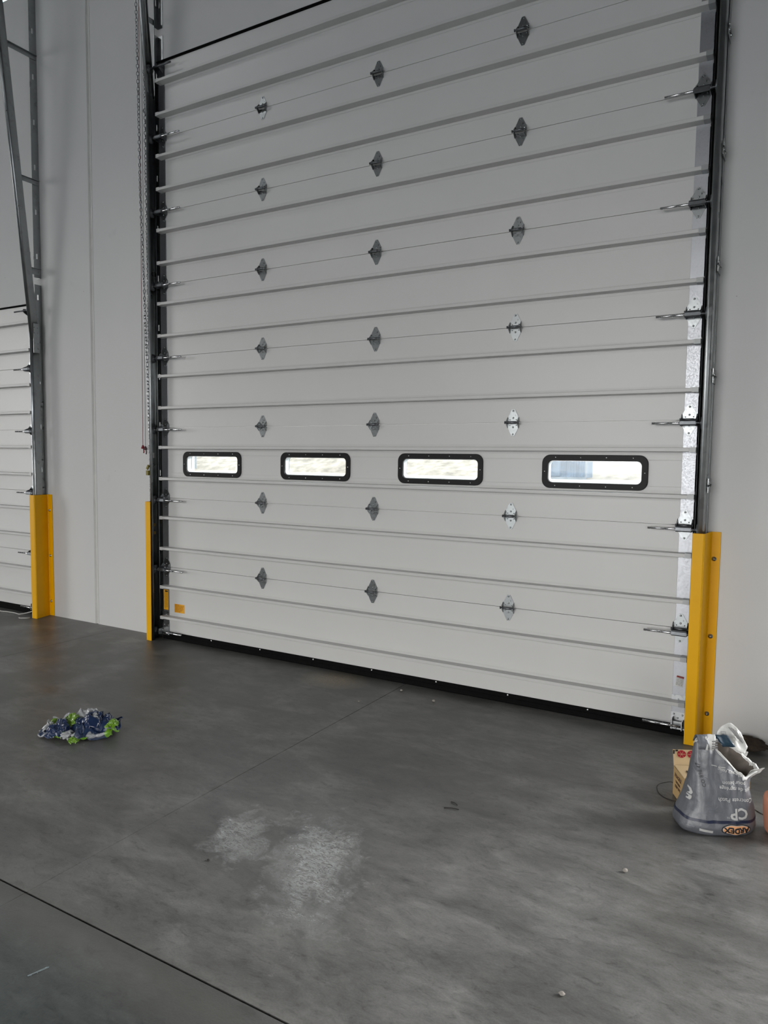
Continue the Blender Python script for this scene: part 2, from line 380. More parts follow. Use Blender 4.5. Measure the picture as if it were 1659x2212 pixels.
b.prism([(-.066, -.002), (-.070, -.010), (-.071, -.028), (-.066, -.034), (-.062, -.034), (-.067, -.026), (-.066, -.010), (-.062, -.002)], 'x', -.040, .040)
b.cyl((-.046, -.060, -.020), (.046, -.060, -.020), .0095, 12)
CARM = b.mesh('roller_carrier', [M_DARK], False)
def rod_mesh(sgn):
    b = MB(); b.cyl((-sgn * (.196 if sgn > 0 else .250), -.060, -.020), (sgn * .072, -.060, -.020), .0072, 12); return b.mesh('roller_rod', [M_ROD], True)
RODM = {1: rod_mesh(1), -1: rod_mesh(-1)}
b = MB(); b.cyl((-.008, 0, 0), (.008, 0, 0), .034, 24); b.cyl((-.011, 0, 0), (.011, 0, 0), .012, 14)
b.tube([(0, .034 * math.cos(t * PI / 12), .034 * math.sin(t * PI / 12)) for t in range(24)], .005, 6, True)
WHM = b.mesh('roller_wheel', [M_DARK], True)

def strut_mesh(x0, x1):
    b = MB()   # hat section, thin flanges on the door, deep narrow web
    prof = [(-.0012, .030), (-.0022, .030), (-.0024, .0125), (-.062, .0112), (-.065, .0095), (-.065, -.0095), (-.062, -.0112), (-.0024, -.0125), (-.0022, -.030), (-.0012, -.030)]
    b.prism(prof, 'x', x0, x1); return b.mesh('strut', [M_STRUT])
def build_door(name, x0, x1, nsec, label, windows=False, hinge_cols=(), sides=(-1, 1)):
    d = empty(name, (0, 0, 0)); struct(d, label, 'overhead door')
    for i in range(nsec):
        za, zb = Z0 + SEC * i + (.028 if i == 0 else .0012), Z0 + SEC * (i + 1) - .0012
        b = MB()
        if windows and i == 2:
            ya, yb = 0, .045
            za2, zb2 = WZ - WH / 2 + .028, WZ + WH / 2 - .028
            b.box(x0, x1, ya, yb, za, za2); b.box(x0, x1, ya, yb, zb2, zb)
            e = x0
            for k in range(4):
                a = WX0 + k * WP + .028; b.box(e, a, ya, yb, za2, zb2); e = a + WW - .056
            b.box(e, x1, ya, yb, za2, zb2)
        else: b.box(x0, x1, 0, .045, za, zb)
        b.build('door_section', M_DOOR, d, bevel=.0012)
        b = MB()
        for s in (-1, 1):
            if s in sides:
                xa, xb = (x1 - .073, x1 + .001) if s == 1 else (x0 - .001, x0 + .073)
                for pa, pb in ((za, za + .15), (za + .18 if i else za + .15, za + .42), (za + .45 if i else za + .42, zb)): pass
                q = MB(); q.box(xa, xb, -.0035, .046, za, zb); q.build('end_stile', M_STILE, d, bevel=.001)
    sm = strut_mesh(x0 + .026, x1 + .003)
    for i in range(nsec):
        for dz in (.168, .438):
            st = link('strut', sm, d, (0, 0, Z0 + SEC * i + dz))
            for xa in ((x0 + .0245, x1 - .030) if True else ()):
                q = MB(); q.box(xa, xa + .036, -.0665, -.0035, -.0138, .0138); link('end_cap', q.mesh('end_cap', [M_CAP if xa > 0 else M_STRUT]), st)
    for i in range(1, nsec):
        z = Z0 + SEC * i
        for x in hinge_cols:
            h = link('hinge', HM, d, (x, 0, z)); link('hinge_pin', PINM, h)
    for s in sides:
        for i in range(1, nsec):
            z = Z0 + SEC * i; xh = x1 - .043 if s == 1 else x0 + .047
            h = link('roller_hinge', HMR, d, (xh, -.0035, z)); link('hinge_pin', PINM, h); link('roller_carrier', CARM, h)
            link('roller_rod', RODM[s], h); link('roller_wheel', WHM, h, (s * .078, -.060, -.020))
        # bottom corner bracket and top bracket
        xh = x1 - .037 if s == 1 else x0 + .037
        b = MB(); b.box(-.038, .038, -.009, -.003, -.055, .062); b.box(-.038, .038, -.009, -.003, .108, .165)
        b.box(.030 * s - .002, .030 * s + .002, -.068, -.009, -.030, .020); b.box(-.026 * s - .002, -.026 * s + .002, -.060, -.009, -.028, .034); b.box(-.026, .030, -.034, -.031, -.01, .012)
        for x, z in ((-.022, .048), (.026, .046), (.0, .026), (-.034, -.002), (-.008, -.036), (.026, -.038), (-.024, .120), (.024, .118), (0, .138)): b.dome((x, -.009, z), (0, -1, 0), .006, .005, 8)
        h = b.build('bottom_bracket', M_GALV, d, loc=(xh, 0, .080))
        q = MB(); q.cyl((-s * (.190 if s > 0 else .235), -.060, 0), (s * .072, -.060, 0), .0072, 12); q.build('roller_rod', M_ROD, h, True, loc=(0, 0, -.008)); link('roller_wheel', WHM, h, (s * .075, -.060, -.008))
        zt = Z0 + SEC * nsec
        b = MB(); b.box(-.036, .036, -.007, -.003, -.13, -.01); b.box(-.036, .036, -.055, -.007, -.060, -.056)
        for sx in (1, -1): b.prism([(-.007, -.110), (-.007, -.04), (-.062, -.045), (-.072, -.065), (-.05, -.085)], 'x', sx * .03 - .002, sx * .03 + .002)
        for x, z in ((-.02, -.03), (.02, -.03), (-.02, -.118), (.02, -.118)): b.dome((x, -.007, z), (0, -1, 0), .006, .005, 8)
        h = b.build('top_bracket', M_DARK, d, loc=(xh, 0, zt))
        q = MB(); q.cyl((-s * .17, -.066, 0), (s * .072, -.066, 0), .0072, 12); q.build('roller_rod', M_DARK, h, True, loc=(0, 0, -.064)); link('roller_wheel', WHM, h, (s * .075, -.063, -.064))
        b = MB(); b.tube([(0, -.03, .09), (s * .004, -.03, .4), (s * .004, -.03, zt + .5)], .0018, 6)
        b.build('lift_cable', M_DARK, d, True, loc=(x1 + .009 if s == 1 else x0 - .010, 0, 0))
    b = MB(); b.box(x0, x1, -.006, .030, .0, .066); b.prism([(-.006, .040), (-.012, .034), (-.012, .006), (-.006, .0)], 'x', x0, x1)
    seal = b.build('bottom_seal', M_RUB, d)
    if windows:
        for x in (-.528, .004, .535, 1.066, 1.597, 2.128, 2.659, 3.105):
            b = MB(); b.dome((x, -.006, .056), (0, -1, 0), .0075, .006, 10); b.build('screw', M_SCREW, seal, True)
    zt = Z0 + SEC * nsec
    b = MB(); b.box(x0 - .01, x1 + .01, -.014, .05, zt, zt + .014); b.prism([(-.014, zt + .014), (-.02, zt + .004), (-.014, zt)], 'x', x0 - .01, x1 + .01)
    b.build('top_seal', M_RUB, d)
    for s in sides:
        b = MB(); xa = x1 + .002 if s == 1 else x0 - .014
        b.box(xa, xa + .012, .0, WY + .01, 0, zt); b.build('side_seal', M_RUB, d)
    return d
def rrect(cx, cz, w, h, r, n=7):
    pts = []
    for qx, qz, a0 in ((1, 1, 0), (-1, 1, 90), (-1, -1, 180), (1, -1, 270)):
        for i in range(n):
            t = math.radians(a0 + 90 * i / (n - 1)); pts.append((cx + qx * (w / 2 - r) + r * math.cos(t), cz + qz * (h / 2 - r) + r * math.sin(t)))
    return pts
def ring(b, o, i, y0, y1):
    n = len(o)
    vs = [(x, y0, z) for x, z in o] + [(x, y0, z) for x, z in i] + [(x, y1, z) for x, z in o] + [(x, y1, z) for x, z in i]; fs = []
    for k in range(n):
        j = (k + 1) % n
        fs += [(k, j, n + j, n + k), (2 * n + k, 3 * n + k, 3 * n + j, 2 * n + j), (k, 2 * n + k, 2 * n + j, j), (n + k, n + j, 3 * n + j, 3 * n + k)]
    b.add(vs, fs)

D1 = build_door('door_1', DX0, DX1, 8, 'tall white sectional dock door with four slim windows, in the centre', True, (.0265, 1.064, 2.121 - .005))
for k in range(4):
    cx = WX0 + k * WP + WW / 2
    b = MB(); ring(b, rrect(cx, WZ, WW, WH, .052), rrect(cx, WZ, WW - .074, WH - .074, .030), -.012, 0)
    fr = b.build('window_frame', M_FRAME, D1, bevel=.003)
    b = MB(); ring(b, rrect(cx, WZ, WW - .055, WH - .055, .036), rrect(cx, WZ, WW - .082, WH - .082, .026), .002, .046)
    b.build('inner_rim', plain('grey rim', (.55, .56, .57), .3, .3) if k == 0 else bpy.data.materials['grey rim'], fr)
    b = MB(); ring(b, rrect(cx, WZ, WW, WH, .052), rrect(cx, WZ, WW - .074, WH - .074, .030), .046, .056); b.build('outer_frame', M_FRAME, fr)
    for y in (.012, .036):
        b = MB(); b.box(cx - WW / 2 + .030, cx + WW / 2 - .030, y, y + .003, WZ - WH / 2 + .030, WZ + WH / 2 - .030)
        b.build('window_pane', M_GLASS, fr)
    for (sx, sz) in [(cx + (q - 1.5) * .158, WZ + s * (WH / 2 - .0175)) for q in range(4) for s in (1, -1)] + [(cx + s * (WW / 2 - .0175), WZ) for s in (1, -1)]:
        b = MB(); b.dome((sx, -.012, sz), (0, -1, 0), .0042, .003, 8); b.build('screw', M_SCREW, fr, True)

# stickers on the door
M_STK = plain('orange yellow label', (.75, .36, .01), .5, 0, .03, 10, 0)
M_RED = plain('dark red print', (.22, .015, .01), .5, 0, .02, 10, 0)
M_WHT = plain('white label', (.62, .62, .60), .5, 0, .03, 10, 0)
def textlines(b, x0, x1, z1, lines, size, pitch, y):
    """real small print, scaled to the label width"""
    for i, t in enumerate(lines):
        vs, fs = text_mesh(t, size, 0, 1)
        if not vs: continue
        xa, xb = min(v[0] for v in vs), max(v[0] for v in vs); k = min(1.0, (x1 - x0) / (xb - xa))
        b.add([((x0 + (v[0] - xa) * k), y, z1 - i * pitch + v[1]) for v in vs], fs)
b = MB(); b.box(-.967, -.846, -.0012, -.0002, .249, .325)
s1 = b.build('warning_label', M_STK, D1); s1['label'] = 'orange yellow warning label with dark print'
b = MB(); textlines(b, -.961, -.852, .319, ['WARNING', 'KEEP CLEAR OF DOOR', 'WHILE IT IS MOVING', 'DO NOT STAND OR', 'WALK UNDER DOOR', 'KEEP HANDS AWAY', 'FROM ALL JOINTS', 'AND ROLLERS'][:8], .0105, .0088, -.0016)
b.build('print', M_RED, s1)
b = MB(); b.box(-1.094, -1.036, -.0052, -.0037, .262, .440)
s2 = b.build('warning_label', M_STK, D1); s2['label'] = 'tall yellow label on left end stile'
b = MB(); b.box(-1.078, -1.042, -.0060, -.0053, .421, .434); textlines(b, -1.088, -1.042, .413, ['HIGH TENSION', 'SPRING CABLES', 'CAN CAUSE', 'SERIOUS INJURY', 'DO NOT LOOSEN', 'ANY BRACKET', 'OR FASTENER', 'ADJUSTMENTS', 'MUST BE MADE', 'BY TRAINED', 'DOOR SYSTEMS', 'TECHNICIANS', 'ONLY'], .0095, .0112, -.0056)
b.build('print', M_BLACK, s2)
s3 = empty('warning_label', (3.191, -.0038, .327), (0, .13, 0)); s3.parent = D1; s3['label'] = 'white label with dark red heading on right end stile'
b = MB(); b.box(-.021, .021, -.0012, 0, -.032, .032); b.build('label_sheet', M_WHT, s3)
b = MB(); b.box(-.0205, .0205, -.0018, -.0013, .021, .0315); b.build('label_heading', M_RED, s3)
b = MB(); textlines(b, -.018, .018, .016, ['DOOR MOVES', 'STAY CLEAR', 'OF ROLLERS', 'READ GUIDE', 'BEFORE USE'], .0085, .0095, -.0016); b.build('print', M_BLACK, s3)

D2 = build_door('door_2', -7.17, -2.862, 5, 'lower white sectional dock door cut off by the left picture edge', False, (), (1,))

# ------------------------------------------------------------------ tracks
def track(name, sgn, web, zb, ztop, angle_x, leg, label, group, split, brk, braces, lean=.0855, gx=0.0):
    """sgn=+1: door lies towards +x of this track"""
    t = empty(name, (web, 0, 0)); tag(t, label, 'door track', 'steel door tracks')
    prof = [(.046, -.094), (.050, -.099), (.051, -.105), (.047, -.110), (.040, -.112), (.032, -.110), (.018, -.106), (.008, -.104), (.002, -.099), (0, -.092), (0, -.040), (.004, -.031), (.012, -.027), (.040, -.026), (.046, -.032)]
    prof = [(x * .66, y) for x, y in prof]
    pts = [(sgn * x, y) for x, y in prof]
    b = MB(); b.strip(pts, .004, zb + .02); b.build('vertical_channel', M_TRK, t, True, solid=.0024)
    b = MB(); pts2 = [(sgn * (x - .0028), y) for x, y in prof]
    b.strip(pts2, zb - .01, ztop, lambda z: -(z - zb) * lean); b.build('inclined_channel', M_TRK, t, True, solid=.0024)
    b = MB()   # splice plate at the bend
    b.box(-sgn * .008 - .0015, -sgn * .008 + .0015, -.098, -.034, zb - .14, zb + .14)
    for z in (-.10, -.05, .05, .10):
        for y in (-.085, -.05): b.dome((-sgn * .0095, y, zb + z), (-sgn, 0, 0), .007, .006, 8)
    b.build('splice_plate', M_TRK, t)
    ax = angle_x - web
    def angle(z0, z1, nm):
        b = MB(); x = ax
        # leg that stands off the wall with long slots
        zz = z0; y0, y1 = WY - .001, WY - leg
        hole = [z0 + .18 + .42 * i for i in range(int((z1 - z0 - .2) / .42) + 1)]
        c = z0
        for h in hole:
            if h + .06 > z1 - .02: break
            b.box(x - .0018, x + .0018, y1, y0, c, h); b.box(x - .0018, x + .0018, y1, y1 + leg * .35, h, h + .05); b.box(x - .0018, x + .0018, y1 + leg * .55, y0, h, h + .05); c = h + .05
        b.box(x - .0018, x + .0018, y1, y0, c, z1)
        b.box(min(x, x + sgn * .055), max(x, x + sgn * .055), WY - .0045, WY - .0008, z0, z1)
        z = z0 + .25
        while z < z1:
            b.dome((x + sgn * .032, WY - .0045, z), (0, -1, 0), .009, .007, 8); z += .62
        return b.build(nm, M_TRK, t)
    angle(.004, split[0], 'wall_angle'); angle(split[1], ztop, 'wall_angle')
    bx = ax - sgn * .0045 * 1
    for z in brk:
        o = -sgn
        b = MB(); xa, xb = sorted((bx + o * .0, bx + o * .003)); yf = -.085; yr = WY - .012
        for zz in ((-.040, -.022), (-.006, .006), (.022, .040)): b.box(xa, xb, yf, yr, zz[0], zz[1])
        for ya, yb_ in ((yf, yf + .022), (yf + .055, yr)): b.box(xa, xb, ya, yb_, -.022, .022)
        b.dome((xb if o > 0 else xa, yf + .012, .014), (o, 0, 0), .007, .006, 8); b.dome((xb if o > 0 else xa, yf + .012, -.014), (o, 0, 0), .007, .006, 8)
        b.dome((xb if o > 0 else xa, yr - .016, 0), (o, 0, 0), .008, .008, 8)
        b.build('bracket', M_TRK, t, loc=(0, 0, z))
    for z, hh in braces:
        yt = -(z - zb) * lean - .034
        b = MB(); o = -sgn; x0 = bx + o * .001; xa, xb = sorted((x0, x0 + o * .004))
        sl = .0
        b.prism([(yt - .030, -hh), (WY - .012, -hh - sl), (WY - .012, hh - sl), (yt - .030, hh)], 'x', xa, xb)
        b.box(min(x0, x0 + o * .022), max(x0, x0 + o * .022), yt, WY - .012, hh - .003, hh)
        b.dome((xb if o > 0 else xa, yt - .016, 0), (o, 0, 0), .008, .007, 8); b.dome((xb if o > 0 else xa, .016, 0), (o, 0, 0), .007, .006, 8)
        b.build('brace', M_TRK, t, loc=(0, 0, z))
    return t
G = None
TL = track('door_track', 1, -1.148, 4.62, 6.9, -1.150, .048, 'dark steel roller track on the left of the central door, chains beside it', G, (5.16, 5.22), (.55, 1.17, 1.78, 2.4, 3.02, 3.64, 4.62), ((5.26, .022), (6.3, .022)))
TR = track('door_track', -1, 3.296, 4.62, 6.9, 3.300, .070, 'steel roller track on the right of the central door, above the yellow guard', G, (5.16, 5.22), (1.49, 2.104, 2.713, 3.338, 3.965, 4.5), ((5.26, .022),))
TF = track('door_track', -1, -2.737, 2.74, 6.6, -2.797, .075, 'leaning galvanized track beside the lower left door', G, (3.27, 3.335), (.70, 1.29, 1.565, 2.09, 2.715), ((3.39, .030), (4.235, .022), (5.40, .022)), .0975)
# warning tape on the left track
for z in (1.015, .945):
    tp = MB(); tp.box(.0022, .0030, -.090, -.044, z - .013, z + .013)
    tp.build('warning_tape', bpy.data.materials.get('tape') or plain('tape', (.22, .13, .01), .5), TL)
tp = MB(); tp.box(.0030, .0040, -.090, -.05, 1.60, 1.645); q = tp.build('paper_tag', M_WHT, TL)

# ------------------------------------------------------------------ yellow track guards
def guard(front, web_x, wall, yf, bolts, label):
    g_ = empty('track_guard', (web_x, 0, 0)); tag(g_, label, 'track guard', 'yellow track guards')
    x0, x1 = front; wx0, wx1 = wall; s = 1 if wx1 > wx0 else -1
    # bent sheet in plan, with small bend radii
    pts = [(x0, yf + .012), (x0 , yf), (x1 - s * .006, yf), (x1, yf + .007), (wx0, WY - .012), (wx0 + s * .006, WY - .0045), (wx1, WY - .0045)]
    if abs(x0 - x1) < .001: pass
    pts = [(x - web_x, y) for x, y in pts[1:]]
    b = MB(); b.strip(pts, .002, 1.222); b.build('guard_plate', M_YEL, g_, False, solid=.005, bevel=.0015)
    for z in (1.065, .61, .148):
        b = MB(); x = bolts - web_x; b.cyl((x, WY - .007, z), (x, WY - .010, z), .013, 16); b.cyl((x, WY - .010, z), (x, WY - .018, z), .0085, 6); b.dome((x, WY - .018, z), (0, -1, 0), .006, .004, 8)
        b.build('bolt', M_GALV, g_, True)
    return g_
guard((3.243, 3.305), 3.305, (3.321, 3.374), -.135, 3.342, 'yellow steel track guard at the right of the central door behind the cement bag')
guard((-1.108, -1.172), -1.172, (-1.184, -1.236), -.135, -1.206, 'narrow looking yellow track guard at the left foot of the central door')
guard((-2.775, -2.706), -2.706, (-2.756, -2.690), -.145, -2.730, 'yellow track guard at the foot of the leaning track by the far left door')

# ------------------------------------------------------------------ hoist chains and cords
def chain(pts, label):
    root = MB(); L = .040; path = [Vector(p) for p in pts]; seg = []
    ds = [0]
    for a, b_ in zip(path, path[1:]): ds.append(ds[-1] + (b_ - a).length)
    def at(s):
        for i in range(len(path) - 1):
            if s <= ds[i + 1] or i == len(path) - 2:
                t = (s - ds[i]) / (ds[i + 1] - ds[i]); return path[i].lerp(path[i + 1], t), (path[i + 1] - path[i]).normalized()
    n = int(ds[-1] / (L * .78)); ang = .4
    for i in range(n):
        c, d = at((i + .5) * L * .78); a = d.orthogonal().normalized(); a.rotate(Matrix.Rotation(ang + (PI / 2 if i % 2 else 0) + .25 * math.sin(i * .31), 3, d))
        ring_ = []
        for k in range(12):
            t = 2 * PI * k / 12; ring_.append(c + d * (L / 2 - .003) * math.cos(t) * (1 if abs(math.cos(t)) > .5 else 1.05) + a * .0098 * math.copysign(abs(math.sin(t)) ** .6, math.sin(t)))
        root.tube(ring_, .0034, 5, True)
    return root
def lerp_path(P): return P
ch = empty('hoist_chain', (-1.20, -.17, 0)); tag(ch, 'long steel hand chain hanging in two strands left of the central door track', 'chain')
def wp(x, y, z): return (x + 1.20, y + .17, z)
cA = chain([wp(-1.300, -.078, 6.600), wp(-1.277, -.078, 5.432), wp(-1.262, -.078, 4.681), wp(-1.249, -.078, 3.804), wp(-1.237, -.078, 3.532), wp(-1.204, -.078, 2.750), wp(-1.175, -.078, 2.037), wp(-1.163, -.078, 1.557), wp(-1.163, -.078, 1.234), wp(-1.160, -.078, 0.700), wp(-1.160, -.078, 0.360)], '')
cA.build('chain_strand', M_CHAIN, ch, True)
cB = chain([wp(-1.190, -.078, 4.850), wp(-1.183, -.078, 4.700), wp(-1.180, -.078, 3.907), wp(-1.175, -.078, 3.523), wp(-1.168, -.078, 2.747), wp(-1.165, -.078, 2.100), wp(-1.165, -.078, 1.800)], '')
cB.build('chain_strand', M_CHAIN, ch, True)
b = MB(); b.tube([wp(-1.190 + .012 * math.cos(t * PI / 6), -.080, 4.52 + .016 * math.sin(t * PI / 6)) for t in range(12)], .0035, 6, True); b.build('chain_hook', M_DARK, ch, True)
M_KHAKI = plain('khaki plastic', (.20, .17, .03), .5)
b = MB(); b.prism([(-.018, -.004), (.004, .030), (.016, .020), (.0, -.016)], 'y', -.008, .008); b.prism([(-.014, -.062), (.014, -.062), (.014, -.02), (-.014, -.02)], 'y', -.010, .010)
kb = b.build('chain_keeper', M_KHAKI, None, bevel=.002, loc=(-1.166, -.105, 1.512)); tag(kb, 'small khaki chain keeper clipped on the hand chain above the middle yellow guard', 'chain keeper')
def cord(name, x, y, ztop, zbot, mc, mh, label, kink=.0):
    r = empty(name, (x, y, zbot)); tag(r, label, 'pull cord', 'pull cords by the left track')
    b = MB(); b.tube([(.012, 0, ztop - zbot), (.006, 0, (ztop - zbot) * .5), (0, 0, .02)], .0022, 6); b.build('cord', mc, r, True)
    b = MB(); b.cyl((0, 0, .022), (0, 0, -.004), .006, 12, .017); b.cyl((0, 0, -.004), (0, 0, -.010), .017, 12, .012); b.tube([(.006, 0, -.008), (.012, 0, -.03), (.008, 0, -.048)], .005, 6)
    b.build('handle', mh, r, True)
    return r
M_REDC = plain('red cord', (.16, .012, .02), .6); M_GRYC = plain('grey cord', (.25, .23, .25), .6)
cord('pull_cord', -1.308, -.030, 6.5, 1.69, M_REDC, plain('red plastic', (.20, .006, .015), .4), 'thin red pull cord with red handle hanging against the wall')
cord('pull_cord', -1.276, -.030, 6.5, 1.68, M_GRYC, plain('dark red grey plastic', (.07, .03, .035), .4), 'thin grey pull cord hanging just right of the red one')

# white cable at the far left door
b = MB(); b.tube([(-3.9, -.10, .006), (-3.31, -.13, .006), (-3.22, -.115, .007), (-3.12, -.105, .006), (-3.03, -.12, .006), (-2.99, -.095, .012), (-2.93, -.05, .03), (-2.89, -.03, .05)], .0055, 8)
tag(b.build('cable', plain('white cable', (.5, .5, .48), .5), None, True), 'white cable lying along the foot of the far left door', 'cable', 'white cable pieces')
b = MB(); b.tube([(-2.885, -.215, .006), (-2.86, -.225, .006), (-2.83, -.205, .006), (-2.80, -.185, .006), (-2.79, -.16, .006)], .0055, 8)
tag(b.build('cable', bpy.data.materials['white cable'], None, True), 'short white cable end on the floor beside the left yellow guard', 'cable', 'white cable pieces')

# ------------------------------------------------------------------ cement bag
BC = Vector((3.467, -1.072, 0)); BU = Vector((.865, .502, 0)); BV = Vector((.502, -.865, 0))   # u: right, v: towards the viewer
def interp(x, xs, ys):
    if x <= xs[0]: return ys[0]
    for i in range(len(xs) - 1):
        if x <= xs[i + 1]:
            t = (x - xs[i]) / (xs[i + 1] - xs[i]); return ys[i] + (ys[i + 1] - ys[i]) * t
    return ys[-1]
def bag_lr(z):
    l = interp(z, [0, .02, .06, .128, .2, .256, .341, .384, .405], [-.128, -.140, -.133, -.106, -.092, -.085, -.074, -.066, -.050])
    r = interp(z, [0, .02, .11, .185, .235, .271, .30, .41], [.196, .205, .187, .172, .178, .212, .205, .195]); return l, r
def bag_b(z): return interp(z, [0, .03, .12, .25, .34, .38, .41], [.100, .112, .092, .062, .045, .028, .016])
def rim(u, front):
    if front: return interp(u, [-.07, -.05, -.01, .007, .035, .068, .105, .143, .175, .212, .23], [.384, .402, .400, .368, .335, .300, .262, .240, .250, .268, .27])
    return interp(u, [-.07, -.05, .022, .034, .08, .139, .170, .204, .23], [.384, .402, .402, .380, .366, .334, .308, .275, .268])
def bag_pt(th, z, off=0.0):
    l, r = bag_lr(z); uc, a = (l + r) / 2, (r - l) / 2; bb = bag_b(z)
    c, s = math.cos(th), math.sin(th)
    e = .72
    x = uc + (a + off) * math.copysign(abs(c) ** e, c); y = (bb + off) * math.copysign(abs(s) ** e, s)
    k = z / .41
    # soft vertical folds and dents
    w_ = .0065 * math.sin(x * 95 + z * 9) * k * (1 - abs(c) ** 6) + .010 * noise.noise(Vector((x * 9, y * 9 + 3, z * 7))) + .0035 * noise.noise(Vector((x * 34, y * 20, z * 26 + 5)))
    if s > 0: y += w_ - .018 * k * math.exp(-((x + .005) / .018) ** 2)
    else: y -= w_
    x += .006 * noise.noise(Vector((y * 12, z * 10, 4.0)))
    zz = z + .0 + (.004 * noise.noise(Vector((x * 20, y * 20, 9))) if z > .01 else 0)
    return BC + BU * x + BV * y + Vector((0, 0, max(zz, .001)))
def rim_of(th):
    z = .33
    for _ in range(6):
        l, r = bag_lr(z); c = math.cos(th); u = (l + r) / 2 + (r - l) / 2 * math.copysign(abs(c) ** .72, c); z = .5 * z + .5 * rim(u, math.sin(th) >= 0)
    return z
NT, NH = 120, 46
def bag_surface(off, zshrink=0.0, rag=.006):
    b = MB(); vs = []
    for j in range(NH + 1):
        for i in range(NT):
            th = 2 * PI * i / NT; zr = rim_of(th) - zshrink + rag * (noise.noise(Vector((math.cos(th) * 6, math.sin(th) * 6, 1))) + .6 * noise.noise(Vector((math.cos(th) * 22, math.sin(th) * 22, 2))))
            vs.append(bag_pt(th, zr * j / NH, off))
    fs = [(j * NT + i, j * NT + (i + 1) % NT, (j + 1) * NT + (i + 1) % NT, (j + 1) * NT + i) for j in range(NH) for i in range(NT)]
    b.add(vs, fs); return b, tuple(range(NT))
def bag_mat():
    m, nt, b = newmat('grey bag film'); v = objvec(nt)
    n = noise_n(nt, 9, 5, .6, v)
    r = ramp(nt, n.outputs['Fac'], [(.3, (.095, .103, .118)), (.7, (.140, .148, .165))])
    nt.links.new(r.outputs['Color'], b.inputs['Base Color']); b.inputs['Roughness'].default_value = .36; b.inputs['Specular IOR Level'].default_value = .6; b.inputs['Coat Weight'].default_value = .45; b.inputs['Coat Roughness'].default_value = .34
    bump(nt, b, noise_n(nt, 22, 6, .6, v, 1.5).outputs['Fac'], .35, .012); return m
M_BAG = bag_mat()
M_BAGIN = plain('brown bag lining', (.20, .17, .145), .7, 0, .2, 14, .3, 30)
M_BAGW = plain('white bag film', (.62, .62, .60), .38, 0, .08, 20, .4, 40)
M_NAVY = plain('navy print', (.012, .018, .045), .4, 0, .05, 10, .0)
M_BW = plain('pale print', (.50, .50, .49), .45, 0, .06, 20, 0)
M_ORG = plain('orange print', (.75, .36, .16), .45, 0, .05, 10, 0)
bag = empty('cement_bag', BC); tag(bag, 'torn grey cement bag standing upside down in front of the cardboard box', 'cement bag')
def bagbuild(b, name, mat, smooth=True, **k):
    b.v = [tuple(Vector(v) - BC) for v in b.v]; return b.build(name, mat, bag, smooth, **k)
b, base = bag_surface(0, 0); b.add([b.v[i] for i in range(NT)], [tuple(range(NT))]); bagbuild(b, 'bag_film', M_BAG, solid=.0015)
b, base = bag_surface(-.006, .003, .006); bagbuild(b, 'bag_lining', M_BAGIN)
# pale torn rim that runs along the mouth
b = MB(); vs = []
for i in range(NT):
    th = 2 * PI * i / NT; z = rim_of(th) + .006 * (noise.noise(Vector((math.cos(th) * 6, math.sin(th) * 6, 1))) + .6 * noise.noise(Vector((math.cos(th) * 22, math.sin(th) * 22, 2))))
    wz = .006 + .010 * abs(noise.noise(Vector((th * 5, 0, 3)))) + (.008 if math.sin(th) < 0 else 0)
    for k, (dz, of) in enumerate(((-wz, .0025), (.003, .004), (.003, -.004), (-wz * .6, -.0075))): vs.append(bag_pt(th, z + dz, of))
b.add(vs, [(i * 4 + k, i * 4 + k + 1, ((i + 1) % NT) * 4 + k + 1, ((i + 1) % NT) * 4 + k) for i in range(NT) for k in range(3)])
bagbuild(b, 'torn_rim', M_BAGW)
def front_pt(u, z, off):
    l, r = bag_lr(z); uc, a = (l + r) / 2, (r - l) / 2
    c = max(-.995, min(.995, (u - uc) / a)); c = math.copysign(abs(c) ** (1 / .72), c)
    return bag_pt(math.acos(c), z, off)
def on_bag(pts_f, name, mat, off=.0022):
    b = MB(); b.add([front_pt(u, z, off) for u, z in pts_f[0]], pts_f[1]); return bagbuild(b, name, mat, False)
def bag_text(body, size, uc, zc, tilt=0, bold=.0, rot=PI, name='print', mat=None, off=.0025):
    vs, fs = text_mesh(body, size, bold, 2, .004); c, s = math.cos(rot + tilt), math.sin(rot + tilt)
    pts = [(uc + x * c - y * s, zc + x * s + y * c) for x, y, _ in vs]
    return on_bag((pts, fs), name, mat or M_BW, off)
# stripe near the bottom (runs around the bag)
b = MB(); vs = []
for i in range(NT):
    th = 2 * PI * i / NT
    z = .066 - .004 * math.sin(th)
    vs += [bag_pt(th, z - .006, .002), bag_pt(th, z + .006, .002)]
b.add(vs, [(2 * i, 2 * ((i + 1) % NT), 2 * ((i + 1) % NT) + 1, 2 * i + 1) for i in range(NT)]); bagbuild(b, 'printed_stripe', M_NAVY)
def ellipse_patch(uc, zc, a, h, name, mat, off, n=40, rings=5):
    pts = [(uc, zc)]; fs = []
    for r in range(1, rings + 1):
        for i in range(n):
            t = 2 * PI * i / n; pts.append((uc + a * r / rings * math.copysign(abs(math.cos(t)) ** .85, math.cos(t)), zc + h * r / rings * math.sin(t)))
    fs = [(0, 1 + i, 1 + (i + 1) % n) for i in range(n)]
    for r in range(rings - 1): fs += [(1 + r * n + i, 1 + r * n + (i + 1) % n, 1 + (r + 1) * n + (i + 1) % n, 1 + (r + 1) * n + i) for i in range(n)]
    return on_bag((pts, fs), name, mat, off)
LU, LZ = .080, .031
ellipse_patch(LU, LZ, .066, .024, 'logo_border', M_BLACK, .0030)
ellipse_patch(LU, LZ, .061, .0205, 'logo_outline', M_BW, .0036)
ellipse_patch(LU, LZ, .058, .0185, 'logo_field', M_ORG, .0042)
bag_text('ARDEX', .033, LU, LZ, 0, .0016, PI, 'logo_lettering', M_BLACK, .0050)
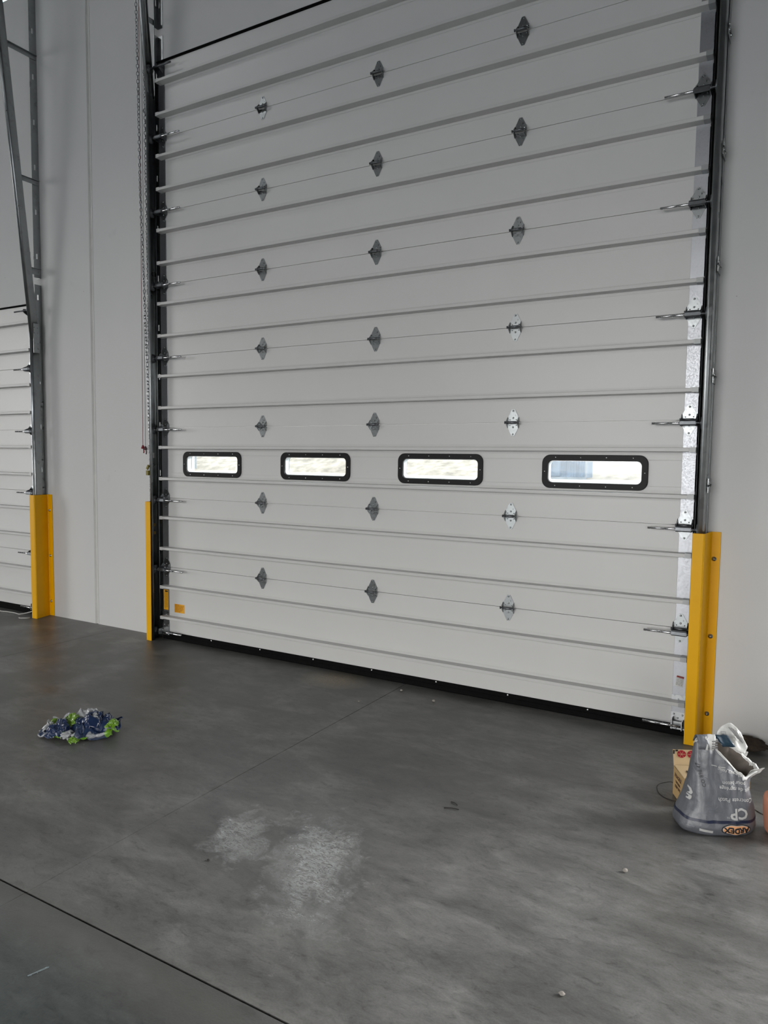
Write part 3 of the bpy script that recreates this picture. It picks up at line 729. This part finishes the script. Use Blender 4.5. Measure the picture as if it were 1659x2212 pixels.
bag_text('CP', .062, .098, .098, .0, .0018)
bag_text('TM', .011, .052, .082)
bag_text('Concrete Patch', .024, .085, .152, -.04, .0002)
bag_text('Produit de ragréage', .022, .105, .196, -.10, .0002)
bag_text('pour béton', .022, .082, .222, -.05, .0002)
bag_text('Parche para conc', .019, .078, .262, -.32, .0002)
bag_text('CP', .050, -.108, .165, .3, .0012, PI / 2 + 2.6)
bag_text('CO 898 47', .022, -.055, .250, .0, .0, PI / 2 + .25, 'date_stamp', plain('grey stamp', (.05, .05, .055), .6, 0, 0, 5, 0))
b = MB()
for ua, za, ub, zb_ in ((-.012, .292, .012, .289), (.018, .288, .045, .286), (.052, .280, .098, .252)):
    q = [front_pt(ua + (ub - ua) * t / 6, za + (zb_ - za) * t / 6 + d, .0028) for t in range(7) for d in (0, .0028)]
    b.add(q, [(2 * t, 2 * t + 2, 2 * t + 3, 2 * t + 1) for t in range(6)])
bagbuild(b, 'print', M_BW, False)
# small white panel low on the left
b = MB(); q = [front_pt(-.075 + .055 * t / 8, .020 - .006 * t / 8 + d, .0030) for t in range(9) for d in (0, .006, .012)]
b.add(q, [(3 * t + k, 3 * t + 3 + k, 3 * t + 4 + k, 3 * t + 1 + k) for t in range(8) for k in range(2)]); bagbuild(b, 'print_panel', M_BW, True)
# folded white label strip and navy film over the top ridge
def fold_strip(u0, u1, name, mat, down_f=.045, up_=.012, du=.0):
    b = MB(); vs = []; n = 9
    prof = [(-.030, -down_f * .7), (-.022, -.02), (-.014, -.004), (0, up_ * .4), (.012, -.002), (.024, -.018), (.032, -down_f * .6), (.036, -down_f)]
    for i in range(n):
        u = u0 + (u1 - u0) * i / (n - 1)
        for v_, dz in prof:
            vs.append(BC + BU * (u + du * dz) + BV * (v_ + .004 * noise.noise(Vector((u * 40, dz * 30, 0)))) + Vector((0, 0, .408 + dz + .003 * noise.noise(Vector((u * 60, v_ * 50, 2))))))
    m_ = len(prof); b.add(vs, [(i * m_ + k, (i + 1) * m_ + k, (i + 1) * m_ + k + 1, i * m_ + k + 1) for i in range(n - 1) for k in range(m_ - 1)])
    return bagbuild(b, name, mat, True, solid=.0012)
fold_strip(-.064, -.018, 'folded_top', M_BAG, .05)
st = fold_strip(-.018, .018, 'white_strip', M_BAGW, .052, .014, .35)
fold_strip(.018, .075, 'navy_film', plain('navy film', (.014, .035, .055), .3, 0, .2, 30, .3, 40), .036, .010, -.6)
b = MB()
for dz in (.395, .384, .374, .365): b.box(-.008, .016, .0335, .0355, dz - .0028, dz + .0028)
b.v = [tuple(BC + BU * x + BV * (y + (.405 - z) * .12) + Vector((0, 0, z))) for x, y, z in b.v]; bagbuild(b, 'print', plain('grey print', (.22, .22, .22), .6), False)
# crumpled white flap behind the mouth
def flap(poly, v0, name, mat, amp=.012, sc=22, curl=0, n=16):
    b = MB(); us = [p[0] for p in poly]; zs = [p[1] for p in poly]; cu, cz = sum(us) / len(us), sum(zs) / len(zs)
    # resample the outline finely, then rings towards the centre
    P = []
    for i in range(len(poly)):
        a, c = poly[i], poly[(i + 1) % len(poly)]
        for t in range(5): P.append((a[0] + (c[0] - a[0]) * t / 5, a[1] + (c[1] - a[1]) * t / 5))
    m_ = len(P); R = 8; vs = []
    for r in range(R, 0, -1):
        for (u, z) in P:
            uu, zz = cu + (u - cu) * r / R, cz + (z - cz) * r / R
            d = amp * noise.noise(Vector((uu * sc, zz * sc, 5))) + amp * .5 * abs(noise.noise(Vector((uu * sc * 2.4, zz * sc * 2.4, 1)))) + curl * (zz - cz)
            jz = .003 * noise.noise(Vector((uu * 90, zz * 90, 7))) if r == R else 0
            vs.append(BC + BU * uu + BV * (v0 + d) + Vector((0, 0, zz + jz)))
    vs.append(BC + BU * cu + BV * (v0 + amp * noise.noise(Vector((cu * sc, cz * sc, 5)))) + Vector((0, 0, cz)))
    fs = [(r * m_ + i, r * m_ + (i + 1) % m_, (r + 1) * m_ + (i + 1) % m_, (r + 1) * m_ + i) for r in range(R - 1) for i in range(m_)] + [((R - 1) * m_ + i, (R - 1) * m_ + (i + 1) % m_, R * m_) for i in range(m_)]
    b.add(vs, fs); return bagbuild(b, name, mat, True, solid=.0015)
flap([(.035, .372), (.045, .405), (.070, .428), (.100, .444), (.118, .446), (.140, .428), (.160, .405), (.172, .372), (.182, .350), (.165, .318), (.10, .345)], -.045, 'torn_flap', M_BAGW, .016, 20, -.3)
flap([(.172, .268), (.208, .276), (.226, .281), (.216, .262), (.198, .245), (.176, .222), (.160, .232)], .030, 'torn_corner', M_BAGW, .010, 30, .4)
flap([(.148, .325), (.176, .322), (.192, .320), (.186, .304), (.176, .300)], -.04, 'torn_corner', M_BAGW, .004, 30, 0)
b = MB()
for (u, z, w_, h_) in ((.073, .402, .022, .024), (.088, .369, .024, .020)):
    for a in ((u - w_ / 2, u + w_ / 2, z + h_ / 2 - .0012, z + h_ / 2), (u - w_ / 2, u + w_ / 2, z - h_ / 2, z - h_ / 2 + .0012), (u - w_ / 2, u - w_ / 2 + .0012, z - h_ / 2, z + h_ / 2), (u + w_ / 2 - .0012, u + w_ / 2, z - h_ / 2, z + h_ / 2)): b.box(a[0], a[1], 0, .001, a[2], a[3])
    b.box(u - .006, u + .004, 0, .001, z - .004, z + .003)
for i in range(4): b.prism([(.098 + i * .010, .432 - i * .004), (.102 + i * .010, .433 - i * .004), (.140 + i * .006, .385 - i * .006), (.136 + i * .006, .383 - i * .006)], 'y', 0, .001)
b.v = [tuple(BC + BU * x + BV * (-.026 - .3 * (z - .38) + y) + Vector((0, 0, z))) for x, y, z in b.v]; bagbuild(b, 'print', bpy.data.materials['grey print'], False)

# ------------------------------------------------------------------ cardboard box behind the bag
M_CARD = plain('brown cardboard', (.50, .335, .15), .7, 0, .06, 12, .06, 50)
M_CARDL = plain('light cardboard edge', (.62, .46, .26), .7, 0, .05, 12, .05, 50)
bx = empty('cardboard_box', (3.352, -.962, 0), (0, 0, math.atan2(.44, .90))); tag(bx, 'open brown cardboard box standing behind the grey cement bag', 'box')
BWd, BD, BH = .302, .145, .140
b = MB(); t = .004
b.box(0, BWd, 0, t, .002, BH); b.box(0, BWd, BD - t, BD, .002, BH); b.box(0, t, t, BD - t, .002, BH); b.box(BWd - t, BWd, t, BD - t, .002, BH); b.box(t, BWd - t, t, BD - t, .002, .008)
b.build('box_body', M_CARD, bx, bevel=.002)
b = MB(); b.prism([(0, BH), (BD * .96, BH + .003), (BD * .96, BH + .007), (0, BH + .004)], 'x', .002, BWd - .002); tf = b.build('top_flap', M_CARDL, bx)
b = MB(); b.prism([(BD, BH), (BD + .022, BH + .074), (BD + .026, BH + .073), (BD + .004, BH - .001)], 'x', .001, BWd - .06); rf = b.build('raised_flap', M_CARDL, bx)
b = MB()
for cx_ in (.040, .088, .136):
    b.add([(cx_ + .021 * math.cos(t_ * PI / 12), BD + .0215 - .0015 + .3 * (.017 * math.sin(t_ * PI / 12) - .019), BH + .074 + .0 + .017 * math.sin(t_ * PI / 12) - .019) for t_ in range(24)], [tuple(range(24))])
o = b.build('printed_mark', plain('red print', (.35, .008, .02), .5), rf)
b = MB()
for cx_ in (.040, .088, .136):
    for a in (0, PI / 3, 2 * PI / 3):
        dx, dz = math.cos(a) * .019, math.sin(a) * .016
        b.add([(cx_ + s * dx + q * .001 * math.sin(a), BD + .0210 - .0022 + .3 * (s * dz - .019), BH + .055 + s * dz + q * .001 * math.cos(a)) for s, q in ((-1, -1), (1, -1), (1, 1), (-1, 1))], [(0, 1, 2, 3)])
b.build('print', M_CARDL, rf)
b = MB(); b.box(.001, .007, BD + .016, BD + .0195, BH + .050, BH + .072); b.box(.012, .024, BD + .0185, BD + .0205, BH + .066, BH + .074); b.build('print', M_BLACK, rf)
b = MB(); b.prism([(.035, .030), (.150, .030), (.150, .075), (.035, .075)], 'z', BH + .0062, BH + .0085); lb = b.build('black_label', M_BLACK, bx)
vs, fs = text_mesh('TYP', .018, .0004, 2); b = MB(); b.add([(x + .072, y + .052, BH + .0090) for x, y, z in vs], fs); b.build('lettering', M_WHT, lb)
b = MB()
for i, (txt, yy, sz) in enumerate((('FRAGILE', .108, .026), ('THIS SIDE', .080, .016), ('KEEP DRY', .058, .018))):
    vs, fs = text_mesh(txt, sz, .0006, 2); b.add([(-.0008, .075 - x * .95, yy + y) for x, y, z in vs], fs)
b.build('lettering', plain('dark red print 2', (.06, .015, .012), .6), bx)

# wire loop beside the box, wire end right of the bag
M_WIRE = plain('thin dark wire', (.02, .018, .016), .4, .5)
def smooth_path(P, n=6):
    P = [Vector(p) for p in P]; out = []
    for i in range(len(P) - 1):
        p0, p1, p2, p3 = P[max(i - 1, 0)], P[i], P[i + 1], P[min(i + 2, len(P) - 1)]
        for k in range(n):
            t = k / n; out.append(.5 * ((2 * p1) + (-p0 + p2) * t + (2 * p0 - 5 * p1 + 4 * p2 - p3) * t * t + (-p0 + 3 * p1 - 3 * p2 + p3) * t ** 3))
    return out + [P[-1]]
b = MB(); b.tube(smooth_path([(3.305, -.750, .005), (3.270, -.732, .014), (3.246, -.737, .010), (3.215, -.760, .003), (3.210, -.800, .002), (3.232, -.868, .002), (3.270, -.905, .002), (3.318, -.918, .003)]), .0016, 6)
tag(b.build('wire', M_WIRE, None, True), 'thin dark wire looping onto the floor left of the cardboard box', 'wire', 'dark wire ends')
b = MB(); b.tube(smooth_path([(3.615, -.775, .012), (3.632, -.791, .004), (3.655, -.815, .002), (3.682, -.838, .002), (3.72, -.84, .002)]), .0016, 6)
tag(b.build('wire', M_WIRE, None, True), 'thin dark wire end on the floor right of the cement bag', 'wire', 'dark wire ends')

# salmon container cut by the right edge
b = MB(); n = 40; prof = [(.0, .0), (.062, .0), (.070, .004), (.076, .016), (.080, .05), (.083, .11), (.084, .150), (.080, .168), (.066, .180), (.040, .186), (0, .188)]
vs = []; 
for r, z in prof:
    for i in range(n):
        t = 2 * PI * i / n; e = .7
        vs.append((r * math.copysign(abs(math.cos(t)) ** e, math.cos(t)), r * math.copysign(abs(math.sin(t)) ** e, math.sin(t)), z + .001))
b.add(vs, [(j * n + i, j * n + (i + 1) % n, (j + 1) * n + (i + 1) % n, (j + 1) * n + i) for j in range(len(prof) - 1) for i in range(n)])
jug = empty('plastic_container', (3.775, -1.000, 0), (0, 0, .5)); tag(jug, 'rounded salmon pink container cut off by the right picture edge', 'container')
b.build('container_body', plain('salmon plastic', (.62, .27, .17), .45, 0, .08, 9, .05, 30, .5), jug, True)
b = MB(); b.cyl((0, 0, .186), (0, 0, .206), .026, 20); b.build('cap', plain('salmon cap', (.5, .2, .13), .4), jug)

# crumpled rag at the wall
def blob(name, c, r, seed, mat, amp=.35, freq=2.2, flat=0.0, parent=None, sub=4):
    bm = bmesh.new(); bmesh.ops.create_icosphere(bm, subdivisions=sub, radius=1)
    for v in bm.verts:
        p = v.co.copy(); k = 1 + amp * noise.noise(p * freq + Vector((seed, 0, 0))) + amp * .5 * (.5 - abs(noise.noise(p * freq * 2.3 + Vector((0, seed, 0))))) + amp * .25 * noise.noise(p * freq * 6 + Vector((0, 0, seed)))
        v.co = Vector((p.x * r[0] * k, p.y * r[1] * k, p.z * r[2] * k))
    mz = min(v.co.z for v in bm.verts)
    for v in bm.verts: v.co.z = v.co.z - mz + .0005
    me = bpy.data.meshes.new(name); bm.to_mesh(me); bm.free()
    for p in me.polygons: p.use_smooth = True
    me.materials.append(mat); o = bpy.data.objects.new(name, me); COL.objects.link(o); o.location = c
    if parent: o.parent = parent
    return o
M_RAG = plain('dark brown cloth', (.045, .034, .026), .85, 0, .4, 20, .5, 40, .2)
o = blob('rag', (3.585, -.035, 0), (.072, .048, .030), 5.1, M_RAG, .55, 1.9); o.rotation_euler = (0, 0, -.1)
tag(o, 'dark brown crumpled rag at the foot of the wall behind the cement bag', 'rag')

# crumpled plastic wrapper on the left
def film_mat():
    m, nt, b = newmat('printed plastic film'); v = objvec(nt)
    n = noise_n(nt, 5.2, 2, .4, v, 1.1); n2 = noise_n(nt, 7.5, 2, .5, v, .8)
    c = ramp(nt, n.outputs['Fac'], [(.0, (.30, .31, .32)), (.40, (.33, .34, .35)), (.42, (.012, .025, .07)), (.56, (.015, .035, .09)), (.58, (.35, .36, .36)), (.62, (.34, .35, .35)), (.635, (.11, .26, .01))])
    c.color_ramp.interpolation = 'LINEAR'
    g = ramp(nt, n2.outputs['Fac'], [(.60, 0), (.62, 1)])
    nt.links.new(mixc(nt, g.outputs['Color'], c.outputs['Color'], (.13, .30, .012)), b.inputs['Base Color'])
    b.inputs['Roughness'].default_value = .18; b.inputs['Coat Weight'].default_value = .6; b.inputs['Coat Roughness'].default_value = .08
    bump(nt, b, noise_n(nt, 30, 5, .6, v, 2).outputs['Fac'], .5, .01)
    return m
M_FILM = film_mat(); M_GREEN = plain('green film', (.12, .24, .014), .22, 0, .15, 10, .3, 30, .6, .5); M_CLEAR = plain('clear grey film', (.40, .41, .42), .16, 0, .2, 20, .5, 30, .6, .6); M_NAVF = plain('navy film gloss', (.010, .022, .065), .2, 0, .3, 15, .4, 30, .6, .5)
wr = empty('plastic_wrapper', (.200, -1.865, 0), (0, 0, .50)); tag(wr, 'crumpled green, navy and clear plastic wrapper lying on the floor at left', 'wrapper')
def sheet(name, mat, c, size, seed, amp, rz=0, tilt=0, nu=56, nv=36, base=.002, fr=5.0):
    b = MB(); vs = []; cz, sz = math.cos(rz), math.sin(rz)
    for j in range(nv):
        for i in range(nu):
            s, t = i / (nu - 1) * 2 - 1, j / (nv - 1) * 2 - 1
            edge = 1 + .18 * noise.noise(Vector((s * 2.2, t * 2.2, seed)))
            k = math.sqrt(max(0, 1 - .5 * t * t)); k2 = math.sqrt(max(0, 1 - .5 * s * s))
            x, y = s * size[0] * k * edge, t * size[1] * k2 * edge
            fold = (1 - abs(noise.noise(Vector((x * fr * 2.2, y * fr * 1.4, seed)))) * 2.2) * .7 + .40 * (1 - 2 * abs(noise.noise(Vector((x * fr * 5, y * fr * 4, seed + 2))))) + .10 * noise.noise(Vector((x * 60, y * 60, seed)))
            dome = max(0, 1 - .75 * (s * s + t * t) * .8)
            z = base + amp * (.30 * dome + .75 * fold * (.35 + dome)) + tilt * t
            x += .020 * noise.noise(Vector((s * 3, t * 3, seed + 9))); y += .020 * noise.noise(Vector((s * 3, t * 3, seed + 4)))
            vs.append((c[0] + x * cz - y * sz, c[1] + x * sz + y * cz, max(z, .0015) + c[2]))
    b.add(vs, [(j * nu + i, j * nu + i + 1, (j + 1) * nu + i + 1, (j + 1) * nu + i) for j in range(nv - 1) for i in range(nu - 1)])
    return b.build(name, mat, wr, True, solid=.0008)
sheet('wrapper_film', M_FILM, (.00, .01, 0), (.215, .125), 2.0, .060)
sheet('navy_film', M_NAVF, (.095, .055, .014), (.125, .085), 7.4, .085, .3)
sheet('white_panel', M_CLEAR, (.085, .040, .060), (.030, .036), 3.3, .040, .3, .012)
sheet('clear_film', M_CLEAR, (.005, .085, .020), (.170, .040), 5.2, .080, .12, .012)
sheet('clear_film', M_CLEAR, (-.175, .000, .002), (.050, .055), 9.1, .060, .3)
sheet('navy_film', M_NAVF, (-.09, -.02, .012), (.070, .060), 3.7, .065, .4)
sheet('navy_film', M_NAVF, (.105, .075, .042), (.060, .045), 6.7, .060, .2)
sheet('green_flap', M_GREEN, (-.045, .035, .050), (.036, .036), 1.2, .050, .6, .02)
sheet('green_flap', M_GREEN, (-.150, .060, .020), (.045, .028), 4.4, .045, .2)
sheet('green_flap', M_GREEN, (.185, .025, .030), (.042, .030), 8.3, .050, -.3)
sheet('green_flap', M_GREEN, (.030, -.130, .000), (.022, .034), 2.9, .030, .3)
sheet('green_flap', M_GREEN, (-.045, -.075, .003), (.075, .020), 6.1, .030, -.1)
sheet('clear_film', M_CLEAR, (-.015, -.085, .010), (.030, .050), 7.7, .040, -.4)

# little bits on the floor
M_PEB = plain('pale grit', (.30, .28, .25), .9, 0, .2, 60, .3, 120); M_TWIG = plain('dark splinter', (.02, .018, .016), .8)
peb = [(1.406, -.167, .010, 'small pale pebble near the black door seal at mid floor'), (1.697, -.246, .011, 'larger pale pebble near the door seal'),
       (1.273, -.514, .006, 'tiny pale pebble beside the floor joint'), (3.235, -1.658, .010, 'pale pebble in the lit floor left of the cement bag'),
       (3.214, -2.442, .009, 'pale pebble on the near floor at lower right'), (1.780, -2.454, .006, 'dark speck of grit on the shiny floor at lower left')]
for i, (x, y, r, lb_) in enumerate(peb):
    o = blob('pebble', (x, y, 0), (r, r * .8, r * .65), 2.3 * i + 1, M_PEB if i < 5 else M_TWIG, .35, 1.4, sub=2); tag(o, lb_, 'pebble', 'pebbles on the floor')
for i, (x, y, a, l, lb_) in enumerate(((2.430, -1.547, .3, .035, 'short dark splinter on the floor'), (2.420, -1.494, -.4, .022, 'tiny dark splinter just behind the longer one'))):
    b = MB(); b.tube([(-l, 0, .003), (0, .004, .004), (l, 0, .003)], .0022, 5); o = b.build('splinter', M_TWIG, None, loc=(x, y, 0)); o.rotation_euler = (0, 0, a); tag(o, lb_, 'splinter', 'splinters on the floor')
b = MB(); b.prism([(-.030, -.003), (.030, -.005), (.034, 0), (.028, .004), (-.030, .003)], 'z', .0006, .0026); o = b.build('metal_shaving', M_ROD, None, loc=(1.773, -3.197, 0)); o.rotation_euler = (0, 0, 1.25); tag(o, 'silvery metal shaving on the dark slab at lower left', 'metal scrap')

# ------------------------------------------------------------------ outdoors
M_SAND = plain('bare sandy soil', (.158, .140, .120), .95, 0, .38, .9, .6, 2.0, .1); M_YARD = plain('grey yard', (.40, .41, .42), .9, 0, .05, .3, 0)
M_SAND.node_tree.nodes['Principled BSDF'].inputs['Roughness'].default_value = .95
M_PAVE = plain('pale concrete yard', (.20, .202, .20), .9, 0, .12, .3, 0, 5, .1)
b = MB(); b.add([(-160, WY + TH, -.06), (90, WY + TH, -.06), (90, 68, -.06), (-160, 68, -.06)], [(0, 1, 2, 3)])
b.add([(-90, YB - 90, -.06), (90, YB - 90, -.06), (90, YB - .2, -.06), (-90, YB - .2, -.06)], [(0, 1, 2, 3)]); b.mi[-1] = 1
struct(b.build('ground', [M_SAND, M_YARD]), 'pale sandy ground outside the door', 'ground')
b = MB(); b.add([(-30, WY + TH, -.04), (60, WY + TH, -.04), (60, 63, -.04), (-30, 63, -.04)], [(0, 1, 2, 3)])
struct(b.build('yard_pavement', M_PAVE), 'pale concrete yard seen through the windows', 'pavement')
b = MB(); nx, ny = 150, 26; vs = []
for j in range(ny):
    for i in range(nx):
        x = -160 + 250 * i / (nx - 1); y = 64 + 40 * j / (ny - 1); t = j / (ny - 1)
        z = -.3 + 9 * t ** .8 + 1.1 * noise.noise(Vector((x * .12, y * .2, 0))) * min(1, t * 6) + .5 * noise.noise(Vector((x * .5, y * .6, 3))) * min(1, t * 8)
        vs.append((x, y, z))
b.add(vs, [(j * nx + i, j * nx + i + 1, (j + 1) * nx + i + 1, (j + 1) * nx + i) for j in range(ny - 1) for i in range(nx - 1)])
struct(b.build('hillside', M_SAND, None, True), 'pale sandy bank across the yard', 'bank')
M_CONT = plain('pale blue grey cladding', (.060, .080, .110), .6, 0, .45, 1.2, 0); M_CONTW = plain('white cladding', (.11, .12, .135), .6, 0, .3, 2, 0)
def container(x0, x1, y, mat, label):
    r = empty('shipping_container', ((x0 + x1) / 2, y, -.05)); tag(r, label, 'shipping container', 'containers in the yard'); w_ = (x1 - x0) / 2
    b = MB(); nrib = 26; pts = []
    for i in range(nrib * 2 + 1): pts.append((-w_ + 2 * w_ * i / (nrib * 2), (0 if i % 2 else .06)))
    b.strip(pts, .15, 2.6); b.box(-w_, w_, .08, 2.4, .15, 2.6); b.build('container_wall', mat, r)
    b = MB(); b.box(-w_ - .05, w_ + .05, -.05, .1, 0, .2); b.box(-w_ - .05, w_ + .05, -.05, .1, 2.55, 2.7)
    for s in (-1, 1): b.box(s * w_ - .08, s * w_ + .08, -.05, .1, .2, 2.6)
    b.build('container_frame', M_CONTW, r)
    b = MB(); b.box(-.6, .6, -.02, .08, .25, 2.3) ; b.build('door_leaf', mat, r)
    return r
container(-19.6, -13.6, 62, M_CONT, 'blue grey shipping container seen through the rightmost door window')
container(-66.5, -62.3, 60, M_CONTW, 'white shipping container seen through the leftmost door window')

# ------------------------------------------------------------------ daylight
wd = bpy.data.worlds.new('sky'); S.world = wd; wd.use_nodes = True; nt = wd.node_tree
bg = nt.nodes['Background']
tc = nt.nodes.new('ShaderNodeTexCoord'); sx = nt.nodes.new('ShaderNodeSeparateXYZ'); nt.links.new(tc.outputs['Generated'], sx.inputs[0])
cr_ = nt.nodes.new('ShaderNodeValToRGB'); cr_.color_ramp.elements[0].position = 0; cr_.color_ramp.elements[0].color = (1, .98, .95, 1); cr_.color_ramp.elements[1].position = .8; cr_.color_ramp.elements[1].color = (.93, .96, 1, 1)
nt.links.new(sx.outputs['Z'], cr_.inputs['Fac']); nt.links.new(cr_.outputs['Color'], bg.inputs['Color']); bg.inputs['Strength'].default_value = 4.0
def portal(x, y, z, sx_, sz_, face):
    l = bpy.data.lights.new('opening_daylight', 'AREA'); l.shape = 'RECTANGLE'; l.size = sx_; l.size_y = sz_; l.cycles.is_portal = True
    o = bpy.data.objects.new('opening_daylight', l); COL.objects.link(o); o.location = (x, y, z)
    o.rotation_euler = (-PI / 2, 0, 0) if face < 0 else (PI / 2, 0, 0)
    return o
portal(7.135, WY + TH, 2.44, 4.31, 4.88, -1); 
for a_, b_, c_, d_ in SK:
    l = bpy.data.lights.new('added_skylight', 'AREA'); l.shape = 'RECTANGLE'; l.size = b_ - a_; l.size_y = d_ - c_; l.cycles.is_portal = True
    o = bpy.data.objects.new('added_skylight', l); COL.objects.link(o); o.location = ((a_ + b_) / 2, (c_ + d_) / 2, H + .15)
portal(13.205, WY + TH, 2.44, 4.31, 4.88, -1)  # portal in the added far right opening
for h in bh: portal((h[0] + h[1]) / 2, YB - .2, h[3] / 2, h[1] - h[0], h[3], 1)
sd = bpy.data.lights.new('hazy_sun', 'SUN'); sd.energy = 1.35; sd.angle = math.radians(24); sd.color = (1, .985, .96); so = bpy.data.objects.new('hazy_sun', sd); COL.objects.link(so)
so.rotation_euler = Vector((-.76, -.50, -.40)).to_track_quat('-Z', 'Y').to_euler()

S.view_settings.view_transform = 'Standard'; S.view_settings.look = 'None'; S.view_settings.gamma = 1; S.view_settings.use_curve_mapping = False
S.view_settings.exposure = 1.22
S.cycles.use_denoising = True; S.cycles.diffuse_bounces = 8; S.cycles.max_bounces = 14; S.cycles.transparent_max_bounces = 16
S.cycles.sample_clamp_indirect = 6
